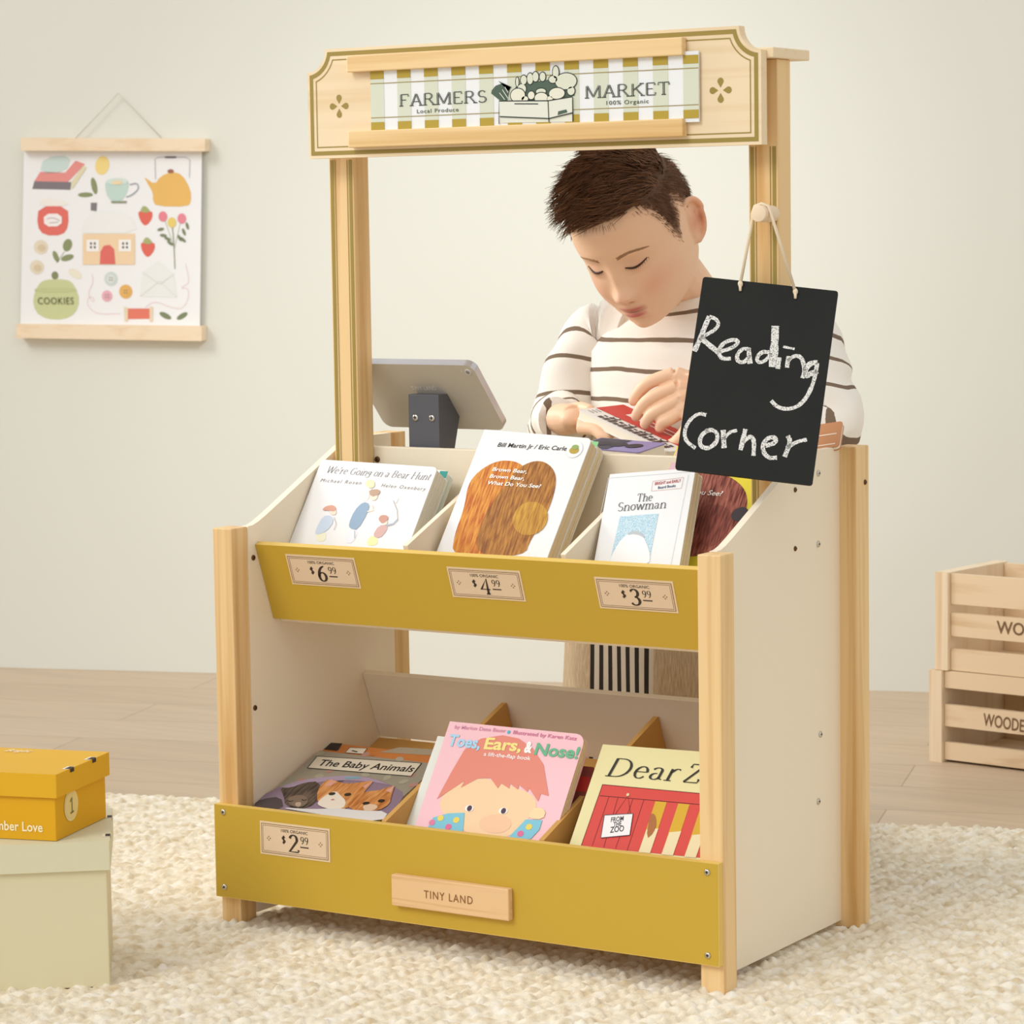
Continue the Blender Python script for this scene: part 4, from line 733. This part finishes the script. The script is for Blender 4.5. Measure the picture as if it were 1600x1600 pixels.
def headpt(d):
    x, y, z = d; Z = z*.110; h = math.sqrt(max(1e-9, x*x+y*y)); cx, cy = x/h, y/h
    if abs(z) > .9999: cx = cy = 0
    p = V((cx*lerp_t(XW, Z), cy*(lerp_t(YF, Z) if y < 0 else lerp_t(YB, Z)), Z))
    ax = abs(p.x); X, Z = p.x, p.z; F = max(0, -y)
    if F > .2:
        o = 0
        o += .0165*gs(X, .0105)*gs(Z+.036, .0115) + .0062*gs(X, .0090)*gs(Z+.016, .018) + .0030*gs(X, .010)*gs(Z-.002, .016)
        o += .0062*gs(ax-.0110, .0055)*gs(Z+.0385, .0065)
        o -= .0065*gs(ax-.030, .017)*gs(Z-.004, .0125); o += .0070*gs(ax-.030, .0125)*gs(Z+.0005, .0085)
        o += .0026*gs(ax-.032, .020)*gs(Z-.021, .008); o += .0070*gs(ax-.040, .022)*gs(Z+.036, .022)
        o += .0045*gs(X, .017)*gs(Z+.0590, .0050) + .0058*gs(X, .0150)*gs(Z+.0705, .0058) - .0034*gs(X, .020)*gs(Z+.0645, .0020) + .0018*gs(X, .026)*gs(Z+.064, .014)
        o -= .0022*gs(X, .0035)*gs(Z+.051, .004); o -= .0030*gs(X, .014)*gs(Z+.080, .0045); o += .0060*gs(X, .016)*gs(Z+.094, .010)
        o -= .0035*gs(ax-.0062, .0028)*gs(Z+.0475, .0028)
        o -= .0015*gs(ax-.030, .011)*gs(Z+.0105, .0022)
        p.y -= o
    return p
def hairline(az):
    a = abs(math.degrees(az)); K = ((0,39),(25,40),(45,38),(55,30),(62,20),(70,2),(76,-4),(80,8),(88,20),(100,8),(112,-16),(130,-26),(180,-30))
    for (x0, y0), (x1, y1) in zip(K, K[1:]):
        if a <= x1: return y0+(y1-y0)*(a-x0)/(x1-x0)
    return -30
SKIN = newmat('skin', .48, .35); SKM, snt, sb = SKIN
at_ = snt.nodes.new('ShaderNodeAttribute'); at_.attribute_name = 'tone'; snt.links.new(at_.outputs['Color'], sb.inputs['Base Color'])
sb.inputs['Subsurface Weight'].default_value = .12; sb.inputs['Subsurface Radius'].default_value = (.012, .005, .003); sb.inputs['Subsurface Scale'].default_value = .5
body = MB()
def sph(fn, nu, nv, M):
    vs = [fn(V((0,0,-1)))]; fs = []
    for j in range(1, nv):
        t = -math.pi/2+math.pi*j/nv
        for k in range(nu): a = 2*math.pi*k/nu; vs.append(fn(V((math.cos(t)*math.sin(a), -math.cos(t)*math.cos(a), math.sin(t)))))
    vs.append(fn(V((0,0,1)))); e = len(vs)-1
    for k in range(nu):
        fs.append((0, 1+(k+1) % nu, 1+k)); fs.append((e, e-nu+k, e-nu+(k+1) % nu))
        for j in range(nv-2): fs.append((1+j*nu+k, 1+j*nu+(k+1) % nu, 1+(j+1)*nu+(k+1) % nu, 1+(j+1)*nu+k))
    return [M(v) for v in vs], fs
vs, fs = sph(headpt, 150, 120, hw_); body.add(vs, fs, SKM, True)
def ear(s):
    c = V((s*.0735, .012, -.006)); out = V((s*.80, .42, 0)).normalized(); bk = V((-s*.42, .80, 0)).normalized()*1.0; up = V((0, .16, 1)).normalized()
    # plate leans out from the skull; rim runs round it
    f = out*.86+bk*.50; f.normalize(); nrm = f.cross(up); 
    P = lambda a, b, d=0: hw_(c + f*a + up*b + nrm*d)
    rings = []
    rim = [P(.004+.0155*math.cos(math.radians(t))+(.003 if 10 < t < 90 else 0), .002+.0265*math.sin(math.radians(t)), 0) for t in range(-75, 200, 12)]
    rim = [P(.001, -.027)]+rim; body.tube(rim, [.0040]+[.0038]*(len(rim)-2)+[.0030], SKM, 8)
    pl = MB(); M = Matrix((f, up, nrm)).transposed(); M = HR @ M
    body.ball(P(.0035, .002, -s*.0026), (.0165*HS, .0275*HS, .0026*HS), SKM, M, 18, 10)
    body.ball(P(.003, -.0235, -s*.001), (.0075*HS, .0075*HS, .0042*HS), SKM, M, 12, 8)
    body.tube([P(.012, .012), P(.009, .000), P(.008, -.010), P(.002, -.017)], [.0022, .0026, .0028, .0022], SKM, 8)
    body.ball(P(-.008, -.006), (.0045, .0060, .0040), SKM, M, 10, 8); body.ball(P(-.002, 0), (.008, .020, .006), SKM, M, 12, 8)
ear(1); ear(-1)
def limb(pts, rad, n=20, mat=SKM, mb=None, sub=5):
    P = [V(p) for p in pts]; Q = []; R = []
    for i in range(len(P)-1):
        p0, p1, p2, p3 = P[max(i-1,0)], P[i], P[i+1], P[min(i+2, len(P)-1)]
        for j in range(sub):
            t = j/sub; Q.append(.5*((2*p1)+(p2-p0)*t+(2*p0-5*p1+4*p2-p3)*t*t+(3*p1-p0-3*p2+p3)*t**3)); R.append(rad[i]*(1-t)+rad[i+1]*t)
    Q.append(P[-1]); R.append(rad[-1]); (mb or body).tube(Q, R, mat, n); return Q, R
NB = V((.331, .532, .660))
limb([NB+V((0,.01,-.06)), NB, hw_((0, .030, -.075)), hw_((0, .028, -.03))], [.046, .039, .037, .045])
SH_R, EL_R, WR_R = V((.205,.537,.632)), V((.168,.492,.528)), aty(872, 655, .425)
SH_L, EL_L, WR_L = V((.458,.537,.632)), V((.523,.478,.532)), aty(1092, 606, .418)
body.loft([[V((.331,.54,z))+V((a*math.cos(t), b*math.sin(t), 0)) for t in [2*math.pi*k/28 for k in range(28)]] for z, a, b in ((.32,.08,.06),(.34,.105,.075),(.42,.112,.076),(.52,.112,.078),(.60,.122,.074),(.635,.118,.062),(.655,.07,.045))], SKM)
for S, E, W in ((SH_R, EL_R, WR_R), (SH_L, EL_L, WR_L)): limb([V((.331,.54,.63)).lerp(S, .5), S, E, W], [.034, .034, .027, .018])
for sx in (-1, 1):
    limb([(.331+sx*.055,.545,.36), (.331+sx*.062,.525,.20), (.331+sx*.062,.515,.055), (.331+sx*.062,.60,.036), (.331+sx*.060,.72,.032), (.331+sx*.060,.76,.030)], [.058,.052,.040,.036,.024,.022])
    limb([(.331+sx*.060,.74,.030), (.331+sx*.060,.79,.018), (.331+sx*.060,.83,.016)], [.022,.020,.013])
# hands: palm plus five bent fingers each
def finger(pts, r): limb(pts, [r*1.05, r, r*.95, r*.80], 12, sub=4); body.ball(pts[-1], (r*.82,)*3, SKM, n=12, m=8)
NAILS = []
kn = [aty(1053,584,.402), aty(1057,604,.398), aty(1059,625,.395), aty(1061,645,.394)]
mid = [aty(1018,596,.392), aty(1021,620,.386), aty(1031,640,.384), aty(1046,655,.386)]
tip = [aty(990,626,.390), aty(994,650,.384), aty(1008,662,.381), aty(1031,668,.383)]
for k_, m_, t_ in zip(kn, mid, tip):
    d_ = m_.lerp(t_, .55)+V((-.001, -.001, .002)); finger([k_, m_, d_, t_], .0079); NAILS.append((t_, (t_-m_).normalized()))
limb([WR_L, (kn[0]+kn[1]+kn[2]+kn[3])/4+V((.012,.006,.002))], [.019, .022])
for k_ in kn: limb([WR_L.lerp(k_, .15), WR_L.lerp(k_, .6), k_], [.013, .012, .0095], 12)
finger([WR_L.lerp(kn[3], .4)+V((0,-.004,-.010)), aty(1075,668,.385), aty(1058,690,.380), aty(1044,697,.380)], .0085)
pc = aty(896, 655, .412)
limb([WR_R, WR_R.lerp(pc, .5), pc], [.0185, .019, .017]); body.ball(pc, (.016, .020, .013), SKM, Matrix.Rotation(.25, 3, 'Y'), 18, 12)
for i in range(4):
    b0 = aty(906, 657+i*4, .418-i*.016); finger([b0, b0+V((.022, -.003, -.004+.001*i)), b0+V((.040-.002*i, -.006, -.0075)), b0+V((.052-.004*i, -.006, -.0095))], .0074); 
finger([WR_R.lerp(pc, .5)+V((0,.012,.008)), aty(893,640,.432), aty(908,637,.425), aty(921,640,.415)], .0078)
raw = body.build('skin_source'); rm = raw.modifiers.new('r', 'REMESH'); rm.mode = 'VOXEL'; rm.voxel_size = .0014; rm.use_smooth_shade = True
smm = raw.modifiers.new('s', 'SMOOTH'); smm.iterations = 3; smm.factor = .5
BO = empty('person', (.331, .60, 0), 'boy in striped cream sweater looking down at a red book behind the counter', 'person')
me = bpy.data.meshes.new_from_object(raw.evaluated_get(bpy.context.evaluated_depsgraph_get())); bpy.data.objects.remove(raw)
off = LOC[BO]
def mixc(a, b, t): return [a[i]*(1-t)+b[i]*t for i in range(3)]+[1]
base, lipc, blush, earc = lin('EFC6A4'), lin('C9746A'), lin('E2A084'), lin('E09A78')
cols = []
for v in me.vertices:
    p = hl(v.co); c = list(base); ax = abs(p.x)
    if p.z > -.12 and p.length < .16:
        if p.y < -.03:
            c = mixc(c, blush, .55*gs(ax-.042, .018)*gs(p.z+.030, .018)); c = mixc(c, blush, .4*gs(p.x, .012)*gs(p.z+.038, .010))
            c = mixc(c, lin('D9A184'), .5*gs(ax-.030, .014)*gs(p.z-.001, .009))
            lx = max(0, 1-(p.x/.0205)**2); up = lx**.7*gs(p.z+.0600, .0036); lo = max(0, 1-(p.x/.0175)**2)**.7*gs(p.z+.0700, .0044)
            c = mixc(c, lipc, min(1, 1.25*max(up, lo))); c = mixc(c, lin('8E4A44'), .8*lx*gs(p.z+.0648, .0013)); c = mixc(c, lin('8A5344'), .7*gs(ax-.0062, .0030)*gs(p.z+.0470, .0026))
        az_ = math.atan2(p.x, -p.y); e_ = math.degrees(math.asin(max(-1, min(1, p.z/.11)))); hh = hairline(az_)
        if p.z > -.06: c = mixc(c, lin('6E4A34'), .85*max(0, min(1, (e_-hh+2)/(15 if abs(az_) > 1.3 else 5)))*(1 if ax < .0745 or p.z > .03 else 0))
        if ax > .074: c = mixc(c, earc, min(1, (ax-.074)/.008)*.55); c = mixc(c, lin('C9785C'), .65*gs(p.z+.006, .011)*gs(ax-.083, .006))
    for t_, d_ in NAILS:
        if (v.co-t_).length < .012: c = mixc(c, lin('E3A18C'), .6*(1-(v.co-t_).length/.012))
    cols += c
    v.co = v.co-off
a_ = me.color_attributes.new('tone', 'FLOAT_COLOR', 'POINT'); a_.data.foreach_set('color', cols); me.materials.clear(); me.materials.append(SKM)
bo = bpy.data.objects.new('body', me); COL.objects.link(bo); bo.parent = BO; LOC[bo] = off
me.polygons.foreach_set('use_smooth', [True]*len(me.polygons))
tree = BVHTree.FromPolygons([hl(v.co+off) for v in me.vertices if 1], [list(p.vertices) for p in me.polygons])
def face(x, z):
    h = tree.ray_cast(V((x, -.2, z)), V((0,1,0))); return h[0] if h[0] else V((x, -.09, z))
BROWC = flat('BC916B', .8); LASH = flat('4A2E22', .6)
for s in (-1, 1):
    mb_, ml_ = MB(), MB()
    pts = [face(s*(.0165+.027*t), .0005+.002-.0048*math.sin(math.pi*(t*.85+.02))+.003*t) for t in [i/10 for i in range(11)]]
    ml_.tube([hw_(p+V((0,-.0005,0))) for p in pts], [.0004+.0011*math.sin(math.pi*min(1, (i+1.5)/12)) for i in range(11)], LASH, 6)
    for i in range(12):
        t = i/11; p = face(s*(.0175+.027*t), .0020-.0048*math.sin(math.pi*(t*.85+.02))+.003*t); ml_.tube([hw_(p), hw_(p+V((s*.0022*(t-.2), -.0034, -.0030)))], [.00028, .00008], LASH, 3)
    random.seed(3)
    for i in range(220):
        t = random.random(); z = .0195+.0050*math.sin(math.pi*t*.85)-.004*t*t+random.uniform(-.0024, .0024)*(1-.55*t); p = face(s*(.013+.034*t), z)
        ml = .0046; mb_.tube([hw_(p+V((0,-.0001,0))), hw_(face(p.x+s*ml, z+.0012-.0022*t)+V((0,-.0006,0)))], [.00036, .00016], BROWC, 3)
    ml_.build('eyelash_line', BO, 'dark lash line of a lowered eye'); mb_.build('eyebrow', BO)
# hair: a close cap plus many tapered strands combed forward
def hairmat():
    m, nt, b = newmat('brown_hair', .5, .25); N, L = nt.nodes, nt.links; g = N.new('ShaderNodeAttribute'); g.attribute_name = 'sv'
    rp = N.new('ShaderNodeValToRGB'); rp.color_ramp.elements[0].color = lin('3E281B'); rp.color_ramp.elements[1].color = lin('966A48'); L.new(g.outputs['Fac'], rp.inputs[0]); L.new(rp.outputs[0], b.inputs['Base Color']); return m
HM = hairmat(); hair = MB(); hv = []
def dirv(az, el): return V((math.cos(el)*math.sin(az), -math.cos(el)*math.cos(az), math.sin(el)))
def lift(az, el):
    a, e = abs(math.degrees(az)), math.degrees(el); hlz = hairline(az); t = max(0, min(1, (e-hlz)/9))
    topz = max(0, min(1, (e-36)/16)); return t*(.0010+.016*topz)
vs, fs, idx = [], [], {}
NA, NE = 120, 70
for j in range(NE+1):
    for i in range(NA):
        az = -math.pi+2*math.pi*i/NA; el = math.radians(-34+(89.5+34)*j/NE); d = dirv(az, el); L_ = lift(az, el)*.62-.0006; L_ = L_ if math.degrees(el) > hairline(az)+2+6*min(1, max(0, (abs(math.degrees(az))-50)/20)) else -1; p = headpt(d)
        vs.append(p+d*(L_*(1+.25*noise.noise(d*9)) if L_ > 0 else -.004))
for j in range(NE):
    for i in range(NA): fs.append((j*NA+i, j*NA+(i+1) % NA, (j+1)*NA+(i+1) % NA, (j+1)*NA+i))
fs.append([NE*NA+i for i in range(NA)])
hair.add([hw_(p) for p in vs], fs, HM, True); hv += [.25]*len(vs)
random.seed(11); COMB = V((-.62, -.72, .10))
def strand(p, d, segs, r0, tone):
    n0 = len(hair.v); hair.tube([hw_(q) for q in segs], [r0*HS*(1-.85*i/(len(segs)-1)) for i in range(len(segs))], HM, 3, caps=False); hv.extend([tone]*(len(hair.v)-n0))
cl = {}
N_ = 0
while N_ < 8500:
    az = random.uniform(-math.pi, math.pi); el = math.asin(random.uniform(-.5, 1.0)); e = math.degrees(el); h0 = hairline(az)
    if e < h0-1+random.uniform(-2.5, 1)+(2 if 25 < abs(math.degrees(az)) < 62 else 0): continue
    a = abs(math.degrees(az)); d = dirv(az, el); p = headpt(d)+d*lift(az, el)*1.0; top = max(0, min(1, (e-34)/14)); N_ += 1
    key = (round(az*5), round(el*7)); jit = cl.setdefault(key, V((random.gauss(0,1), random.gauss(0,1), random.gauss(0,1)))*.16)
    j2 = V((random.gauss(0,1), random.gauss(0,1), random.gauss(0,1)))*.09
    tone = min(1, max(0, random.gauss(.42, .22)))
    if top < .35:
        dn = (V((0,.25,-1)) - d*V((0,.25,-1)).dot(d)).normalized(); ln_ = random.uniform(.006, .013)*(.5+.5*min(1, max(0, (e-h0)/14))+2.6*top)
        dd = (dn+d*.16+jit*.6+j2).normalized(); strand(p, d, [p-d*.001, p+dd*ln_*.5+d*.0006, p+dd*ln_], .00038, min(1, tone+.12+.45*max(0, 1-(e-h0)/16)*(a > 70)))
    else:
        front = max(0, min(1, (55-e)/20))*max(0, 1-a/75); cm = (COMB - d*COMB.dot(d)*.8).normalized()
        ln_ = random.uniform(.026, .042)*(.75+.35*front); dd = (cm+d*(.30+.55*front)+jit+j2).normalized(); end = (cm*.9+d*(.10+.30*front)+V((-.12,0,.25*front))+jit*1.5+j2).normalized()
        q1 = p+dd*ln_*.35; q2 = q1+(dd*.5+end*.5).normalized()*ln_*.33; q3 = q2+end*ln_*.33; strand(p, d, [p-d*.003, q1, q2, q3], .00075, tone)
ho = hair.build('hair', BO, 'short dark brown hair', attr=hv)
# sweater: torso and two sleeves, stripes follow the knit
stz = [aty(965, y, .445).z for y in (485, 531, 580, 626)]; per = (stz[0]-stz[3])/3
def sweater():
    m, nt, b = newmat('knit', .85, .1); N, L = nt.nodes, nt.links; g = N.new('ShaderNodeAttribute'); g.attribute_name = 'sv'
    tc = N.new('ShaderNodeTexCoord'); nz = N.new('ShaderNodeTexNoise'); nz.inputs['Scale'].default_value = 16
    def mt(op, a, b_): 
        n = N.new('ShaderNodeMath'); n.operation = op
        for i, x in enumerate((a, b_)):
            if hasattr(x, 'links'): L.new(x, n.inputs[i])
            elif x is not None: n.inputs[i].default_value = x
        return n.outputs[0]
    L.new(tc.outputs['Object'], nz.inputs['Vector']); w1 = mt('MULTIPLY', mt('SUBTRACT', nz.outputs['Fac'], .5), .007)
    s = mt('DIVIDE', mt('ADD', mt('SUBTRACT', g.outputs['Fac'], stz[0]-.0028), w1), per); fr = mt('FRACT', s, None); msk = mt('LESS_THAN', fr, .145); lim = mt('LESS_THAN', g.outputs['Fac'], stz[0]+.012); msk = mt('MULTIPLY', msk, lim)
    mx = N.new('ShaderNodeMix'); mx.data_type = 'RGBA'; L.new(msk, mx.inputs[0]); mx.inputs[6].default_value = lin('F0EADF'); mx.inputs[7].default_value = lin('7E6C5A'); L.new(mx.outputs[2], b.inputs['Base Color'])
    wv = N.new('ShaderNodeTexNoise'); wv.inputs['Scale'].default_value = 700; bp = N.new('ShaderNodeBump'); bp.inputs['Strength'].default_value = .25; bp.inputs['Distance'].default_value = .001; L.new(tc.outputs['Object'], wv.inputs['Vector']); L.new(wv.outputs['Fac'], bp.inputs['Height']); L.new(bp.outputs[0], b.inputs['Normal']); return m
KN = sweater(); sw = MB(); sv = []
def wr(p, k=.004, f=11): return k*noise.noise(p*f)+.4*k*noise.noise(p*f*2.6)
rings = []; zs = []
spec = ((.385,.128,.088,.545),(.40,.134,.094,.542),(.45,.136,.096,.540),(.50,.136,.096,.538),(.55,.137,.095,.537),(.59,.140,.092,.537),(.62,.141,.084,.537),(.638,.132,.072,.537),(.652,.108,.060,.536),(.664,.080,.051,.534),(.673,.060,.047,.531),(.683,.0535,.0465,.528),(.690,.050,.045,.526),(.690,.047,.042,.526),(.676,.044,.040,.528))
sp = []
for i in range(len(spec)-1):
    for j in range(4): t = j/4; sp.append([spec[i][k]*(1-t)+spec[i+1][k]*t for k in range(4)])
sp.append(spec[-1])
for z, a, b, yc in sp:
    r = []
    for k in range(64):
        t = 2*math.pi*k/64; c, s = math.cos(t), math.sin(t); pw = .82; x = a*math.copysign(abs(c)**pw, c); y = b*math.copysign(abs(s)**pw, s)
        tilt = (max(0, z-.64)/.05)*(.012*s*(b/.05)+.0); p = V((.331+x, yc+y, z+tilt+ (0.008*(c) if z > .67 else 0)))
        nrm = V((c, s, 0)); p += nrm*wr(p)*(1 if z < .64 else .3); r.append(p); sv.append(z+tilt*.3+.003*noise.noise(V((x*14, 0, z*3))))
    rings.append(r)
sw.loft(rings, KN)
def sleeve(pts, rad, outv, ph):
    Q, R = limb(pts, rad, 4, KN, MB(), sub=9); n = 40; up = None; L_ = 0; rr = []
    for i, p in enumerate(Q):
        t = (Q[min(i+1, len(Q)-1)]-Q[max(i-1, 0)]).normalized(); o = (V(outv)-t*V(outv).dot(t)).normalized(); b = t.cross(o)
        if i: L_ += (p-Q[i-1]).length
        r = []
        for k in range(n):
            g = 2*math.pi*k/n; dv = o*math.cos(g)+b*math.sin(g); q = p+dv*R[i]; f = math.sin(L_*120+3*math.sin(g*1.5))*.0016+wr(q, .0045, 15); q = p+dv*(R[i]+f); r.append(q); sv.append(stz[0]-(L_+ph)+.020*math.cos(g)+.004*math.sin(2*g))
        rr.append(r)
    sw.loft(rr, KN)
cuR, cuL = WR_R.lerp(EL_R, .10), WR_L.lerp(EL_L, .12)
sleeve([V((.245,.538,.628)), SH_R+V((-.006,0,-.004)), SH_R.lerp(EL_R, .5)+V((-.008,-.004,0)), EL_R, EL_R.lerp(WR_R, .5), cuR, WR_R+V((.004,-.002,.002))], [.050, .050, .0475, .044, .038, .029, .0265], (-1, -.2, 0), -.055)
sleeve([V((.415,.538,.628)), SH_L+V((.006,0,-.004)), SH_L.lerp(EL_L, .5)+V((.006,-.004,0)), EL_L, EL_L.lerp(WR_L, .5), cuL, WR_L+V((-.003,0,0))], [.050, .050, .0475, .044, .038, .029, .0265], (1, -.2, 0), -.055)
sw.build('sweater', BO, 'cream sweater with thin brown stripes', attr=sv)
# trousers and striped linen apron
def linen():
    m, nt, b = newmat('linen', .9, .1); N, L = nt.nodes, nt.links; tc = N.new('ShaderNodeTexCoord'); mp = N.new('ShaderNodeMapping'); mp.inputs['Scale'].default_value = (900, 900, 60); nz = N.new('ShaderNodeTexNoise'); nz.inputs['Scale'].default_value = 1; nz.inputs['Detail'].default_value = 3
    rp = N.new('ShaderNodeValToRGB'); rp.color_ramp.elements[0].position = .3; rp.color_ramp.elements[0].color = lin('B59C7C'); rp.color_ramp.elements[1].position = .7; rp.color_ramp.elements[1].color = lin('DCC8AA'); L.new(tc.outputs['Object'], mp.inputs[0]); L.new(mp.outputs[0], nz.inputs['Vector']); L.new(nz.outputs['Fac'], rp.inputs[0])
    g = N.new('ShaderNodeAttribute'); g.attribute_name = 'sv'; fr = N.new('ShaderNodeMath'); fr.operation = 'FRACT'; L.new(g.outputs['Fac'], fr.inputs[0]); l1 = N.new('ShaderNodeMath'); l1.operation = 'LESS_THAN'; l1.inputs[1].default_value = .46; L.new(fr.outputs[0], l1.inputs[0])
    g1 = N.new('ShaderNodeMath'); g1.operation = 'GREATER_THAN'; g1.inputs[1].default_value = 0; L.new(g.outputs['Fac'], g1.inputs[0]); g2 = N.new('ShaderNodeMath'); g2.operation = 'LESS_THAN'; g2.inputs[1].default_value = 6.9; L.new(g.outputs['Fac'], g2.inputs[0])
    a1 = N.new('ShaderNodeMath'); a1.operation = 'MULTIPLY'; L.new(g1.outputs[0], a1.inputs[0]); L.new(g2.outputs[0], a1.inputs[1]); a2 = N.new('ShaderNodeMath'); a2.operation = 'MULTIPLY'; L.new(a1.outputs[0], a2.inputs[0]); L.new(l1.outputs[0], a2.inputs[1])
    mx = N.new('ShaderNodeMix'); mx.data_type = 'RGBA'; L.new(a1.outputs[0], mx.inputs[0]); L.new(rp.outputs[0], mx.inputs[6]); mx.inputs[7].default_value = lin('DDD3C2')
    m3 = N.new('ShaderNodeMix'); m3.data_type = 'RGBA'; L.new(a2.outputs[0], m3.inputs[0]); L.new(mx.outputs[2], m3.inputs[6]); m3.inputs[7].default_value = lin('38332F'); L.new(m3.outputs[2], b.inputs['Base Color']); return m
LIN = linen(); ap = MB(); av = []; rows = []
xa, xb = aty(911, 1040, .452).x, aty(1018, 1040, .452).x
def apron_pt(u, z, off=0):
    g = math.radians(-172+164*u); fl = .004*math.sin(u*26+z*9)*(.45-z)/.3; return V((.331+(.190+.03*(.42-z)+fl-off)*math.cos(g), .552+(.100+.02*(.42-z)+fl-off)*math.sin(g), z))
NU, NZ = 90, 24
for o_ in (0, .003):
    for j in range(NZ+1):
        for i in range(NU+1): z = .43-.355*j/NZ; p = apron_pt(i/NU, z, o_); ap.v.append(p); av.append((p.x-xa)/((xb-xa)/6.5))
n1 = (NZ+1)*(NU+1); ap.mi(LIN)
for j in range(NZ):
    for i in range(NU):
        k0 = j*(NU+1)+i; ap.f.append([k0, k0+NU+1, k0+NU+2, k0+1]); ap.f.append([n1+k0+1, n1+k0+NU+2, n1+k0+NU+1, n1+k0]); ap.m += [0, 0]; ap.sm += [True, True]
for i in range(NU):
    for b_ in (0, NZ*(NU+1)): ap.f.append([b_+i, b_+i+1, n1+b_+i+1, n1+b_+i]); ap.m.append(0); ap.sm.append(True)
ap.build('apron', BO, 'linen apron with black stripes', attr=av)
tr = MB(); TRM = flat('C9B79B', .9, mottled=.1)
tr.loft([[V((.331,.552,z))+V((a*math.cos(t), b*math.sin(t), 0)) for t in [2*math.pi*k/32 for k in range(32)]] for z, a, b in ((.27,.118,.068),(.30,.128,.080),(.36,.124,.084),(.40,.122,.084),(.42,.120,.082))], TRM)
for sx in (-1, 1): limb([(.331+sx*.060,.545,.36), (.331+sx*.066,.525,.20), (.331+sx*.066,.518,.062), (.331+sx*.066,.60,.046), (.331+sx*.062,.70,.036)], [.066,.060,.050,.044,.034], 24, TRM, tr)
tr.build('trousers', BO)
